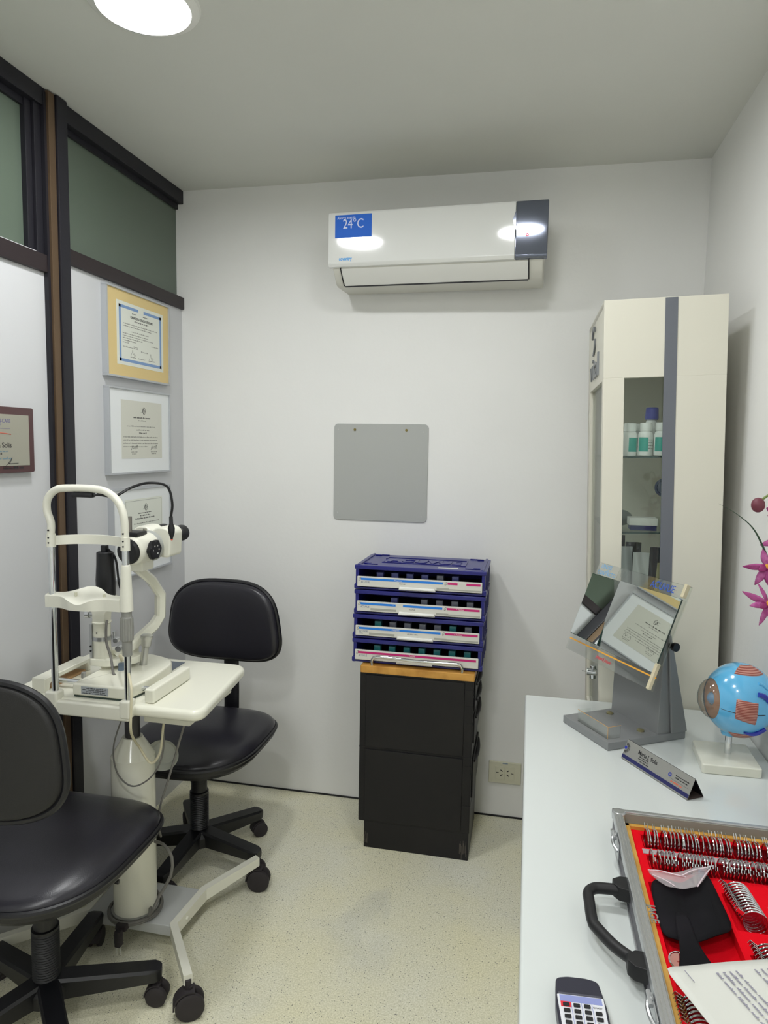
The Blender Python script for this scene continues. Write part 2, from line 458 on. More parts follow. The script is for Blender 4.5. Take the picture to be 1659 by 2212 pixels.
# left partition: laminate panels below, glazing above
struct('wall_left', MB().box(XL - .04, XL, YF, YB, 0, 1.995), M_part, 'pale grey laminate partition wall under the glazing')
struct('trim_1', MB().box(XL - .05, XL + .012, 1.915, YB, 1.990, 2.037, .003), M_brown, 'brown transom rail of the partition', 'trim')
struct('trim_2', MB().box(XL - .05, XL + .012, YF, 1.84, 1.940, 1.990, .003), M_brown, 'brown transom rail left of the post', 'trim')
struct('trim_3', MB().box(XL - .05, XL + .012, 1.90, YB, 2.403, ZC, .003).box(XL - .05, XL - .012, 1.90, YB, 2.385, 2.404), M_blackal, 'dark head rail under the ceiling', 'trim')
struct('trim_4', MB().box(XL - .05, XL + .012, YF, 1.84, 2.405, ZC, .003).box(XL - .05, XL - .012, YF, 1.84, 2.385, 2.406), M_blackal, 'dark head rail left of the post', 'trim')
struct('trim_5', MB().box(XL - .05, XL + .028, 1.868, 1.915, 0, ZC - .002, .004).box(XL - .05, XL + .014, 1.828, 1.838, 0, ZC - .01), M_blackal, 'black partition post', 'trim')
struct('trim_6', MB().box(XL - .05, XL + .022, 1.838, 1.866, 0, ZC - .004, .002), M_bronze, 'bronze strip on the partition post', 'trim')
struct('trim_7', MB().box(XL - .04, XL - .006, 1.775, 1.80, 1.99, 2.41, .003).box(XL - .04, XL + .003, 1.80, 1.828, 1.99, 2.41, .003), M_blackal, 'dark upright beside the glazing', 'trim')
struct('window_1', MB().box(XL - .03, XL - .022, 1.915, YB, 2.03, 2.39), M_pane, 'green tinted glazing above the certificates', 'window')
struct('window_2', MB().box(XL - .03, XL - .022, YF, 1.79, 1.98, 2.39), M_pane, 'green tinted glazing left of the post', 'window')
struct('baseboard_back', MB().box(XL, XR, YB - .004, YB, 0, .006), M_dark, 'thin black joint between wall and floor', 'baseboard')

# ------------------------------------------------------------------ ceiling lamps
M_emit = mat('lamp_diffuser', '#ffffff', .5, emit=(.985, 1.0, 1.0, 1), estr=1)
lab = ['round recessed ceiling light, the one in view above the partition', 'round recessed ceiling light above the counter',
       'round recessed ceiling light overhead in the middle of the room', 'added round ceiling light behind the camera, unseen, evening out the wall light']
for i, (x, y, k) in enumerate(ROOM_LAMPS):
    t = thing('ceiling_light', lab[i], 'ceiling light', (x, y, ZC), group='round ceiling lights')
    MB().lathe([(.100, -.004), (.106, -.012), (.124, -.006), (.128, 0.0)], 48, Matrix.Translation((x, y, ZC)), cap=False).build('rim', M_white, t)
    me = M_emit.copy(); me.node_tree.nodes['Principled BSDF'].inputs['Emission Strength'].default_value = LAMP_POWER * k
    MB().lathe([(.0001, -.0075), (.06, -.0075), (.101, -.006), (.102, -.002), (.0001, -.002)], 48, Matrix.Translation((x, y, ZC)), cap=False).build('diffuser', me, t)

# ------------------------------------------------------------------ air conditioner
AC = thing('air_conditioner', 'white wall-mounted split air conditioner with blue 24 degree sticker', 'air conditioner', (-.35, YB, 2.03)); t = AC
ax0, ax1 = -.733, .028
prof = [(2.65, 2.272), (2.50, 2.276), (2.462, 2.268), (2.452, 2.24), (2.447, 2.10), (2.452, 2.088), (2.475, 2.062), (2.50, 2.036), (2.52, 2.032), (2.65, 2.034)]
mt = Matrix(((0, 0, 1, 0), (1, 0, 0, 0), (0, 1, 0, 0), (0, 0, 0, 1)))
mb = MB().prism(prof, ax0 + .012, ax1 - .012, .006, 2, mt); mb.build('housing', M_acbody, t)
fr = [(2.462, 2.276), (2.442, 2.273), (2.438, 2.265), (2.438, 2.102), (2.4382, 2.097), (2.445, 2.088), (2.455, 2.086), (2.458, 2.27)]
MB().prism(fr, ax0, -.078, .003, 2, mt).build('front_panel', M_gloss, t)
M_smoke = mat('smoked_mirror_plastic', '#6d7280', .08, metal=.75, spec=.6)
fr2 = [(2.462, 2.276), (2.4430, 2.273), (2.4405, 2.266), (2.4375, 2.10), (2.445, 2.088), (2.455, 2.086), (2.458, 2.27)]
MB().prism(fr2, -.0775, ax1, .003, 2, mt).build('display_panel', M_smoke, t, label='smoked mirror display end panel')
MB().prism([(-.0775 + .001, 2.245), (-.0775 + .001, 2.18), (-.0865, 2.208), (-.0865, 2.218)][::-1], -.0006, 0, 0, 1, Matrix(((1, 0, 0, 0), (0, 0, 1, 2.4378), (0, 1, 0, 0), (0, 0, 0, 1)))).build('display_bulge', M_smoke, t)
flap = [(2.4515, 2.082), (2.4735, 2.058), (2.50, 2.034), (2.506, 2.034), (2.48, 2.062), (2.457, 2.083)]
MB().prism(flap, ax0 + .045, -.045 + .012, .001, 1, mt).build('air_flap', M_white, t)
mb = MB()
for xx in (ax0 + .043, -.031): mb.prism([(2.4485, 2.085), (2.4725, 2.058), (2.499, 2.033), (2.506, 2.034), (2.457, 2.085)], xx - .0015, xx + .0015, 0, 1, mt)
mb.box(ax0 + .045, -.033, 2.503, 2.512, 2.031, 2.0345).build('flap_gap', M_dark, t)
f = frame((-.710, 2.4378, 2.256), (1, 0, 0), (0, .0, 1))
MB().box(0, .134, -.078, 0, -.0004, .0005, mtx=frame((-.707, 2.438, 2.263), (1, 0, 0), (0, 0, 1))).build('sticker', M_blab if 0 else mat('sticker_blue', '#2264cc', .55, spec=.3), t, label='blue energy saving sticker')
mb = MB(); fs = frame((-.707, 2.4374, 2.263), (1, 0, 0), (0, 0, 1))
mb.text('Ahorre energía', .0135, fs @ Matrix.Translation((.008, -.0145, 0)), sx=.8)
mb.text('24°C', .046, fs @ Matrix.Translation((.028, -.0465, 0)), sx=.8).build('sticker_lettering', mat('sticker_white', '#c9d4ee', .4), t)
mb = MB(); mb.text('coventry', .017, frame((-.692, 2.4377, 2.108), (1, 0, 0), (0, 0, 1)), sx=.78, bold=.0006)
mb.build('logo', mat('logo_blue', '#2a96d8', .4), t)
mb = MB(); fc = frame((-.0385, 2.4372, 2.163), (1, 0, 0), (0, 0, 1))
mb.tube([fc @ Vector((.0035 * math.cos(a), .0035 * math.sin(a), .0006)) for a in [2 * PI * k / 12 for k in range(12)]], .0011, 6, 1, True)
mb.box(-.0006, .0006, 0, .0032, 0, .001, mtx=fc).build('power_indicator', M_redglow, t)

AC.rotation_euler = (0, 0, math.radians(-1.9)); AC.location.y -= .014; AC.location.x += .010; AC.location.z -= .004
# ------------------------------------------------------------------ grey square panel on the back wall
t = thing('wall_panel', 'square pale grey metal panel with two top screws on the back wall', 'panel', (-.57, YB, 1.157))
MB().prism(rrect(-.759, -.384, 1.158, 1.537, .016), 0, .006, .0015, 2, Matrix(((1, 0, 0, 0), (0, 0, -1, YB), (0, 1, 0, 0), (0, 0, 0, 1)))).build('plate', M_greyp, t)
for x in (-.675, -.470):
    MB().cyl((x, YB - .0085, 1.514), (x, YB - .006, 1.514), .005, n=16).build('screw', mat('brass_screw', '#8a7d4a', .3, metal=.8), t)
for x, z in ((-.742, 1.514), (-.402, 1.508), (-.742, 1.186), (-.405, 1.181)):
    MB().cyl((x, YB - .0072, z), (x, YB - .006, z), .0022, n=10).build('rivet', M_lgrey, t)

# ------------------------------------------------------------------ wall socket
t = thing('wall_socket', 'ivory double wall socket low beside the counter', 'socket', (-.05, YB, .14))
MB().box(-.113, .012, YB - .011, YB, .143, .229, .003).build('plate', M_ivory, t)
for cx in (-.069, -.032):
    p = MB().box(cx - .018, cx + .018, YB - .013, YB - .0105, .160, .212, .0008).build('outlet_module', M_ivory, t)
    s = 1 if cx < -.05 else -1
    mb = MB()
    mb.box(-.0052, .0052, -.0011, .0011, 0, .0006, mtx=frame((cx - .010 * s, YB - .0131, .187), (1, 0, 0), (0, 0, 1)))
    for sg in (1, -1):
        mb.box(-.0052, .0052, -.0016, .0016, 0, .0006, mtx=frame((cx + .006 * s, YB - .0131, .187 + sg * .009), (1, 0, 0), (0, 0, 1)) @ Matrix.Rotation(-sg * s * .6, 4, 'Z'))
    mb.build('pin_slots', M_dark, p)
MB().box(-.060, -.040, YB - .0118, YB - .0108, .2225, .2275).build('maker_mark', M_inkb if 0 else mat('faded_mark', '#8b98a6', .5), t)

# ------------------------------------------------------------------ framed certificates on the partition
def wallframe(y, z): return frame((XL, y, z), (0, 1, 0), (0, 0, 1))   # x along wall, y up, z out
def eye_logo(mb, F, cx, cy, s, ext=.0003):
    def ring(pts, r): mb.tube([F @ Vector((cx + p[0] * s, cy + p[1] * s, ext)) for p in pts], r * s, 5, 3)
    ring([(math.cos(a) * .62 + .25, math.sin(a)) for a in [2 * PI * k / 14 for k in range(15)]], .05)
    ring([(-.1, .45), (-.5, .1), (-.45, -.25), (.0, -.7)], .07)
    ring([(-.15, .3), (-.1, 0), (0, -.3)], .05); ring([(.0, .45), (.8, .0), (.1, -.4)], .05)
    for yy in (.55, -.45): ring([(-1.3, yy), (-.8, yy - .02), (-.45, yy - .05)], .035)
def certificate(label, y0, y1, z0, z1, fm, mount, depth=.022, fw_=.007):
    t = thing('framed_certificate', label, 'framed certificate', (XL, (y0 + y1) / 2, z0), group='framed certificates on the partition')
    F = wallframe(y0, z0); w = y1 - y0; h = z1 - z0
    mb = MB()
    mb.box(0, w, 0, fw_, 0, depth, .001, mtx=F).box(0, w, h - fw_, h, 0, depth, .001, mtx=F)
    mb.box(0, fw_, fw_, h - fw_, 0, depth, .001, mtx=F).box(w - fw_, w, fw_, h - fw_, 0, depth, .001, mtx=F)
    mb.build('frame', fm, t)
    MB().box(fw_, w - fw_, fw_, h - fw_, .002, depth - .005, mtx=F).build('mount', mount, t)
    return t, F, w, h, depth - .005
# top: ochre mount
t, F, w, h, d = certificate('ochre-mounted certificate with blue border, topmost of the three frames', 2.100, 2.512, 1.672, 1.976, M_aluP, M_mount)
px0, px1, py0, py1 = .062, .366, .046, .262
pp = MB().box(px0, px1, py0, py1, d, d + .0006, mtx=F).build('certificate_sheet', M_cert, t)
mb = MB(); e = d + .0006
bx0, bx1, by0, by1, bw = px0 + .014, px1 - .014, py0 + .012, py1 - .012, .011
mb.box(bx0, bx1, by0, by0 + bw * .9, e, e + .0003, mtx=F).box(bx0, bx0 + bw, by0, by1, e, e + .0003, mtx=F).box(bx1 - bw, bx1, by0, by1, e, e + .0003, mtx=F)
mb.box(bx0, px0 + .135, by1 - bw * .9, by1, e, e + .0003, mtx=F).box(px0 + .170, bx1, by1 - bw * .9, by1, e, e + .0003, mtx=F)
mb.build('border', M_cblue, pp)
mb = MB(); mb.text('GOBIERNO DE LA CIUDAD DE BUENOS AIRES', .0115, F @ Matrix.Translation(((px0 + px1) / 2 + .005, py1 - .050, e)), 'CENTER', sx=.62, bold=.0003)
mb.words(px0 + .11, px0 + .20, py1 - .060, .006, F @ Matrix.Translation((0, 0, e)))
mb.words(px0 + .095, px0 + .125, py1 - .034, .004, F @ Matrix.Translation((0, 0, e))); mb.words(px0 + .165, px0 + .2, py1 - .034, .004, F @ Matrix.Translation((0, 0, e)))
mb.build('heading', M_ink, pp)
mb = MB(); G = F @ Matrix.Translation((0, 0, e))
for (a, b2, yy) in ((.04, .26, .142), (.04, .22, .134), (.09, .2, .118), (.035, .2, .108), (.035, .23, .100), (.035, .16, .092), (.035, .12, .084), (.035, .07, .077), (.22, .27, .084), (.035, .13, .062), (.1, .13, .067), (.15, .2, .056), (.08, .115, .030), (.13, .175, .030), (.2, .245, .030), (.235, .27, .018)):
    mb.words(px0 + a, px0 + b2, py0 + yy, .0045, G)
mb.build('printed_lines', M_ink2, pp)
for sx_ in (.095, .215):
    MB().tube([G @ Vector((px0 + sx_ + q[0], py0 + .036 + q[1], .0002)) for q in ((-.012, 0), (-.004, .012), (0, .022), (.002, .004), (.008, .01), (.012, 0), (.018, .005))], .0005, 5, 4).build('signature', M_ink2, pp)

def school_cert(label, y0, y1, z0, z1, thin_border):
    t, F, w, h, d = certificate(label, y0, y1, z0, z1, M_aluP, M_mountw)
    px0, px1, py0, py1 = .075, w - .062, .055, h - .042
    pp = MB().box(px0, px1, py0, py1, d, d + .0006, mtx=F).build('certificate_sheet', M_parch if not thin_border else M_cert, t)
    e = d + .0006; cx = (px0 + px1) / 2; G = F @ Matrix.Translation((0, 0, e))
    mb = MB(); eye_logo(mb, G, cx + .008, py1 - .034, .013)
    if not thin_border:
        mb.words(cx - .058, cx + .052, py1 - .062, .007, G, wmax=.022); mb.words(cx - .022, cx + .027, py1 - .117, .006, G)
        for q in (-.055, .075):
            mb.tube([G @ Vector((cx + q + a, py0 + .03 + b_, .0002)) for a, b_ in ((-.02, 0), (-.012, .015), (-.006, .004), (.004, .014), (.01, .002), (.018, .018), (.022, .004))], .0006, 5, 4)
        mb.build('crest_and_signatures', M_ink, pp)
        mb = MB()
        mb.words(cx - .026, cx + .026, py1 - .072, .005, G)
        mb.words(cx - .1, cx + .085, py1 - .093, .005, G); mb.words(cx - .04, cx + .045, py1 - .106, .006, G)
        for k in range(4): mb.words(cx - .125, cx + (.105 if k < 3 else .035), py1 - .131 - k * .0115, .005, G, wmax=.02)
        for q in (-.055, .075):
            mb.words(cx + q - .02, cx + q + .022, py0 + .022, .004, G); mb.words(cx + q - .016, cx + q + .016, py0 + .015, .004, G)
        mb.build('printed_lines', M_ink2, pp)
    else:
        mb.words(cx - .04, cx + .05, py1 - .056, .005, G); mb.words(cx - .028, cx + .038, py1 - .066, .005, G); mb.words(cx - .06, cx + .07, py1 - .076, .006, G, wmax=.02)
        mb.build('crest_and_heading', M_ink, pp)
        mb = MB()
        mb.box(px0 + .006, px1 - .006, py1 - .0075, py1 - .0065, 0, .0002, mtx=G).box(px0 + .006, px1 - .006, py0 + .0065, py0 + .0075, 0, .0002, mtx=G)
        mb.box(px0 + .006, px0 + .007, py0 + .0065, py1 - .0065, 0, .0002, mtx=G).box(px1 - .007, px1 - .006, py0 + .0065, py1 - .0065, 0, .0002, mtx=G)
        mb.words(cx - .07, cx + .1, py1 - .093, .005, G); mb.words(cx - .05, cx + .05, py1 - .113, .006, G)
        for k in range(3): mb.words(cx - .09, cx + .09, py1 - .155 - k * .011, .005, G)
        mb.text('Solis', .02, G @ Matrix.Translation((cx + .01, py1 - .137, 0)), 'LEFT', shear=.3, sx=.9)
        mb.build('printed_lines', M_ink2, pp)
school_cert('white-mounted certificate with eye crest, middle of the three frames', 2.103, 2.510, 1.337, 1.640, False)
school_cert('white-mounted certificate partly hidden behind the slit lamp headrest', 2.115, 2.506, .968, 1.287, True)

# mahogany plaque at the left edge
t = thing('award_plaque', 'dark mahogany award plaque with engraved metal sheet, left of the partition post', 'plaque', (XL, 1.6, 1.36))
F = wallframe(1.44, 1.361)
MB().prism(rrect(0, .303, 0, .181, .006), 0, .018, .003, 2, F).build('backing_board', M_mahog, t)
pl = MB().box(.022, .281, .020, .160, .018, .0192, .0004, 1, F).build('engraved_sheet', M_brass, t)
G = F @ Matrix.Translation((0, 0, .0193))
mb = MB()
mb.text('VISION-CARE', .0150, G @ Matrix.Translation((.2105, .137, 0)), 'RIGHT', sx=.85)
mb.text('INSTITUTE', .011, G @ Matrix.Translation((.174, .127, 0)), 'RIGHT', sx=.95)
mb.box(.05, .208, .1205, .1213, 0, .0003, mtx=G).build('heading', M_inkb if 0 else mat('violet_engraving', '#5d5a8c', .5), pl)
mb = MB().tube([G @ Vector(q + (.0003,)) for q in ((.09, .108), (.12, .111), (.135, .102), (.14, .116), (.148, .109), (.156, .113), (.165, .109), (.18, .109), (.21, .106))], .0009, 5, 5)
mb.build('red_signature', M_inkr, pl)
mb = MB(); mb.text('ena Solis', .0195, G @ Matrix.Translation((.212, .070, 0)), 'RIGHT', sx=1.0, bold=.0003)
mb.words(.135, .175, .051, .006, G); mb.tube([G @ Vector(q + (.0003,)) for q in ((.185, .018), (.2, .03), (.212, .042), (.205, .03), (.2, .026), (.235, .027))], .0007, 5, 5)
mb.words(.18, .255, .012, .007, G, wmax=.03); mb.words(.12, .15, .012, .004, G)
mb.build('engraved_name', M_ink, pl)
mb = MB(); mb.words(.1, .198, .058, .004, G); mb.words(.12, .212, .038, .007, G, wmax=.02); mb.words(.12, .148, .089, .006, G)
mb.build('engraved_lines', mat('blue_engraving', '#6c8a98', .5), pl)

# ------------------------------------------------------------------ swivel chairs
def supere(a, hw, hd, p):
    c, s = math.cos(a), math.sin(a)
    return (hw * math.copysign(abs(c) ** (2 / p), c), hd * math.copysign(abs(s) ** (2 / p), s))
def outline(n, fn): return [fn(2 * PI * k / n) for k in range(n)]
def rings(mb, pts, levels, mtx=None, close_bottom=True):
    """levels = [(scale, z)] from rim inwards ... last closes"""
    n = len(pts); vs = []; fs = []
    for s_, z in levels:
        for p in pts: vs.append((p[0] * s_, p[1] * s_, z(p, s_) if callable(z) else z))
    for k in range(len(levels) - 1):
        for i in range(n):
            j = (i + 1) % n; fs.append([k * n + i, k * n + j, (k + 1) * n + j, (k + 1) * n + i])
    fs.append([(len(levels) - 1) * n + i for i in range(n)]); fs.append(list(range(n))[::-1])
    mb.add(vs, fs, True, mtx)
    return mb
def seat_shape(a):
    x, y = supere(a, .222, .237, 2.7 if math.sin(a) > 0 else 5.0)
    if y > 0: x *= 1 - .06 * (y / .237) ** 2
    return x, y
def make_caster(mb_parent_fn, r=.027):
    pass
def caster_mesh(x, y, r, ang, hood=True):
    mb = MB(); ax = Vector((math.cos(ang), math.sin(ang), 0)); c = Vector((x, y, r))
    for s_ in (-1, 1):
        mb.revolve(c + ax * (s_ * .006 if s_ > 0 else -.022 - .0), ax, [(.004, 0), (r * .8, 0), (r, .003), (r, .013), (r * .8, .016), (.004, .016)], 22)
    mb.cyl(c - ax * .008, c + ax * .008, r * .55, n=16)
    mb.cyl((x, y, r), (x, y, r * 2.35), .008, n=12)
    if hood:   # hood over the twin wheels
        pts = []
        side = Vector((-ax.y, ax.x, 0))
        vs = []; fs = []; n = 10
        for k in range(n + 1):
            a = PI * (-.02 + .62 * k / n)
            for rr in (r * 1.04, r * 1.16):
                for s_ in (-.017, .017):
                    vs.append(c + side * (math.cos(a) * rr) + Vector((0, 0, math.sin(a) * rr)) + ax * s_)
        for k in range(n):
            o = k * 4; q = o + 4
            fs += [[o, o + 1, q + 1, q], [o + 2, q + 2, q + 3, o + 3], [o, q, q + 2, o + 2], [o + 1, o + 3, q + 3, q + 1]]
        fs += [[0, 2, 3, 1], [n * 4, n * 4 + 1, n * 4 + 3, n * 4 + 2]]
        mb.add(vs, fs)
    return mb
def chair(name, label, base, seat_off, face, arms, back_y, seat_turn=0, Ln=.258):
    t = thing(name, label, 'office chair', (base[0], base[1], 0), group='black swivel chairs')
    cx, cy = base[0] + seat_off[0], base[1] + seat_off[1]
    S = Matrix.Translation((cx, cy, 0)) @ Matrix.Rotation(face, 4, 'Z')
    pts = outline(96, seat_shape); S0 = S; S = S @ Matrix.Rotation(seat_turn, 4, 'Z')
    # seat cushion, domed with a waterfall front
    def zt(p, s_):
        rr = max(0, 1 - s_ ** 5)
        fall = -.036 * max(0, (p[1] * s_) / .237) ** 2.2
        return .437 + .052 * rr ** .6 + fall * rr
    lv = [(.93, .415), (.985, .425)] + [(s_, zt) for s_ in (1.0, .995, .98, .95, .9, .82, .7, .55, .4, .25, .1, .02)]
    seat = rings(MB(), pts, lv, S).build('seat', M_leather, t, label='black leatherette seat cushion')
    mb = MB().tube([S @ Vector((p[0] * 1.006, p[1] * 1.006, .431)) for p in pts], .0075, 8, 1, True)
    mb.build('piping', M_black, seat)
    rings(MB(), pts, [(.72, .385), (.95, .398), (1.0, .412), (1.003, .424), (.97, .427)], S).build('seat_shell', M_black, t)
    S = S0
    # backrest
    hh = .148; hw = .210; zc = .797
    def bs(a):
        x, z = supere(a, hw, hh, 3.3); return x * (1 - .10 * z / hh), z
    bp = outline(72, bs)
    B = S @ Matrix.Translation((0, back_y, zc)) @ Matrix.Rotation(math.radians(-4), 4, 'X') @ Matrix(((1, 0, 0, 0), (0, 0, 1, 0), (0, 1, 0, 0), (0, 0, 0, 1)))
    curve = lambda p, s_: 1.1 * (p[0] * s_) ** 2 * .6
    pad = rings(MB(), bp, [(1.0, lambda p, s_: curve(p, s_) + .0)] + [(s_, (lambda dz: (lambda p, q: curve(p, q) + dz))(dz)) for s_, dz in ((1.0, .012), (.985, .022), (.95, .030), (.88, .036), (.7, .040), (.4, .042), (.1, .042))], B)
    back = pad.build('backrest', M_leather, t, label='black leatherette backrest cushion')
    MB().tube([B @ Vector((p[0] * 1.008, p[1] * 1.008, curve(p, 1.0) + .004)) for p in bp], .0085, 8, 1, True).build('piping', M_black, back)
    rings(MB(), bp, [(.98, lambda p, q: curve(p, q) - .0)] + [(s_, (lambda dz: (lambda p, q: curve(p, q) + dz))(dz)) for s_, dz in ((.965, -.008), (.93, -.012), (.6, -.014), (.1, -.014))], B).build('backrest_shell', M_shell, t)
    # upright bar between seat and backrest
    P = [S @ Vector(q) for q in ((0, -.06, .392), (0, -.20, .385), (0, back_y - .022, .41), (0, back_y - .032, .50), (0, back_y - .030, .62), (0, back_y - .026, .78))]
    mb = MB().tube(P, .030, 12, 6, False, .35); mb.build('backrest_bar', M_black, t)
    mb = MB().revolve(S @ Vector((0, back_y - .022, zc)), S.to_3x3() @ Vector((0, -1, 0)), [(.034, -.01), (.034, .012), (.028, .022), (.0001, .024)])
    mb.build('backrest_knob', M_black, t)
    mb = MB().box(-.075, .075, -.10, .10, .366, .390, .01, 2, S)
    mb.tube([S @ Vector(q) for q in ((.05, .0, .376), (.14, .01, .372), (.19, .015, .366))], .006, 8, 4).build('tilt_mechanism', M_black, t)
    # column
    MB().cyl((base[0], base[1], .10), (base[0] + seat_off[0] * .5, base[1] + seat_off[1] * .5, .372), .0135, n=20).build('gas_lift', M_chrome, t)
    pr = [(.030, 0)]
    z = .0
    for k in range(26): pr += [(.0325, z + .003), (.0305, z + .0065)]; z += .0065
    pr += [(.032, z), (.032, z + .008), (.027, z + .010), (.027, z + .045), (.030, z + .047), (.030, z + .058), (.014, z + .060)]
    MB().lathe(pr, 28, Matrix.Translation((base[0], base[1], .075))).build('column_cover', M_black, t)
    # five star base
    MB().lathe([(.030, .060), (.050, .066), (.052, .10), (.040, .118), (.028, .122)], 28, Matrix.Translation((base[0], base[1], 0))).build('hub', M_black, t)
    for i, (deg, ca) in enumerate(arms):
        a = math.radians(deg); A = Matrix.Translation((base[0], base[1], 0)) @ Matrix.Rotation(a, 4, 'Z')
        vs = []; fs = []; N = 12
        for k in range(N + 1):
            x = .02 + (Ln - .02) * k / N; tt = k / N
            w = .0265 - .002 * tt; zt_ = .122 - .020 * tt; zb = .066 + .002 * tt
            for (yy, zz) in ((-w * .8, zt_), (w * .8, zt_), (w, zt_ - .007), (w * .86, zb), (-w * .86, zb), (-w, zt_ - .007)): vs.append((x, yy, zz))
        # rounded nose
        for (dx, kw, dz) in ((.010, .86, .003), (.017, .55, .006)):
            for (yy, zz) in ((-.8, .102 - dz), (.8, .102 - dz), (1, .095 - dz), (.86, .068 + dz), (-.86, .068 + dz), (-1, .095 - dz)): vs.append((Ln + dx, yy * .0245 * kw, zz))
        for k in range(N + 2):
            for q in range(6):
                l = (q + 1) % 6; fs.append([k * 6 + q, k * 6 + l, (k + 1) * 6 + l, (k + 1) * 6 + q])
        fs.append(list(range(6))[::-1]); fs.append([(N + 2) * 6 + q for q in range(6)])
        arm = MB().add(vs, fs, True, A).build('star_leg', M_black, t, sharp=40)
        e = A @ Vector((Ln - .008, 0, 0)); off = Vector((math.cos(ca), math.sin(ca))) * .014
        caster_mesh(e.x + off.x, e.y + off.y, .027, ca + PI / 2).build('caster', M_rubber, arm)
    return t
chair('office_chair', 'black swivel chair in the foreground seen from behind, cut by the left edge', (-1.135, 1.405), (-.013, .030), 0, [(26, .2), (99, 1.9), (160, .6), (243, 4.0), (315, 5.4)], -.235, PI)
chair('office_chair', 'black swivel chair facing us behind the slit lamp table, against the back wall', (-1.080, 2.116), (-.002, .008), PI, [(54, .7), (-13, .3), (-92, -.1), (198, 3.2), (126, 2.2)], -.235, 0, .234)

# ------------------------------------------------------------------ instrument table
TX, TY = -1.083, 1.72
t = thing('instrument_table', 'cream height-adjustable instrument table on castors carrying the slit lamp', 'instrument table', (TX, TY, 0))
tp = rpoly([(-1.345, 1.535), (-.775, 1.535), (-.815, 1.918), (-1.345, 1.918)], .045, 6)
MB().prism(tp, .755, .785, .012, 4).build('tabletop', M_cream, t)
MB().box(-.975, -.842, 1.60, 1.86, .715, .756, .004).build('power_supply_box', M_creamf, t, label='cream power supply box under the top')
box = bpy.context.scene.objects
def onbox(): pass
F = frame((-.8415, 1.655, .7205), (0, 1, 0), (0, 0, 1))
MB().box(0, .075, 0, .028, 0, .0006, mtx=F).build('rating_label', mat('blue_grey_label', '#8496ae', .4), t)
mb = MB()
for k in range(4): mb.words(.004, .07, .003 + k * .0062, .004, F @ Matrix.Translation((0, 0, .0006)))
mb.build('rating_print', M_ink, t)
MB().box(-1.16, -1.01, 1.645, 1.80, .735, .756, .004).build('top_bracket', M_lgrey, t)
MB().cyl((TX, TY, .55), (TX, TY, .74), .021, n=24).build('inner_column', mat('dark_steel_column', '#4c4a4c', .3, metal=.6), t)
MB().lathe([(.0605, 0), (.0605, .475), (.0590, .477), (.030, .525), (.028, .53)], 40, Matrix.Translation((TX, TY, .085))).build('outer_column', M_cream, t)
mb = MB().lathe([(.063, 0), (.066, .003), (.066, .016), (.062, .018)], 40, Matrix.Translation((TX, TY, .084))); mb.build('column_collar', M_grey, t)
MB().box(-1.235, -.945, 1.680, 1.853, .052, .084, .004).build('base_plate', M_lgrey, t)
bars = []
for s_ in (1, -1):
    Xs = lambda x: TX + s_ * x
    path = [(.285, -.225), (.138, -.030), (.150, .135), (.262, .290)]
    hw = .011
    # flat bar on edge, bent outwards at both ends
    vs = []; fs = []
    n = len(path)
    for k, (x, y) in enumerate(path):
        a = Vector((*path[max(k - 1, 0)], 0)); c_ = Vector((*path[min(k + 1, n - 1)], 0)); d_ = (c_ - a).normalized(); nn = Vector((d_.y, -d_.x, 0)) * hw
        zlo = .052 if 0 < k < n - 1 else .085; zhi = .088 if 0 < k < n - 1 else .112
        for q in (nn, -nn):
            for zz in (zlo, zhi): vs.append((Xs(x + q.x), TY + y + q.y, zz))
    for k in range(n - 1):
        o = k * 4; p = o + 4
        fs += [[o, o + 1, p + 1, p], [o + 2, p + 2, p + 3, o + 3], [o + 1, o + 3, p + 3, p + 1], [o, p, p + 2, o + 2]]
    fs += [[0, 2, 3, 1], [(n - 1) * 4, (n - 1) * 4 + 1, (n - 1) * 4 + 3, (n - 1) * 4 + 2]]
    leg = MB().add(vs, fs, False).build('foot_rail', M_creamf, t)
    for (x, y), ca in ((path[0], .5 if s_ > 0 else 2.4), (path[-1], .2 if s_ > 0 else 2.9)):
        MB().v
        caster_mesh(Xs(x) + .004, TY + y, .036, ca + PI / 2).cyl((Xs(x), TY + y, .07), (Xs(x), TY + y, .10), .008, n=10).build('caster', M_rubber, leg)
    for yy in (.02, .115):
        MB().cyl((Xs(.145 + .004), TY + yy, .07), (Xs(.1575), TY + yy, .07), .005, n=12).build('bolt_cap', M_creamf, leg)
# accessory dish behind the column
mb = MB().lathe([(.0001, .0), (.034, .0), (.040, .004), (.044, .018), (.047, .020), (.042, .016), (.034, .004), (.0001, .003)], 32, Matrix.Translation((-1.018, 1.775, .548)) @ Matrix.Rotation(PI / 2, 4, 'X') @ Matrix.Rotation(.3, 4, 'Y'), cap=False)
mb.cyl((-1.03, 1.775, .548), (-1.07, 1.765, .548), .005).build('cable_dish', mat('translucent_grey_dish', '#a9aba3', .35), t)

# ------------------------------------------------------------------ slit lamp
t = thing('slit_lamp', 'cream slit lamp microscope with chin rest standing on the instrument table', 'slit lamp', (-1.083, 1.66, .785))
HX0, HX1, HY = -1.187, -.977, 1.535
# head rest base bar clamped in front of the table
mb = MB().box(HX0 - .03, HX1 + .008, HY - .014, HY + .006, .745, .783, .006, 3).box(HX1 - .018, HX1 + .012, HY - .016, HY + .018, .752, .800, .006, 3).box(HX0 - .022, HX0 + .014, HY - .016, HY + .018, .752, .805, .006, 3)
mb.build('headrest_base', M_creamf, t)
for x, zt_ in ((HX0, 1.19), (HX1, 1.19)):
    MB().cyl((x, HY, .795), (x, HY, zt_), .0085, n=20).build('upright_rod', M_chrome, t)
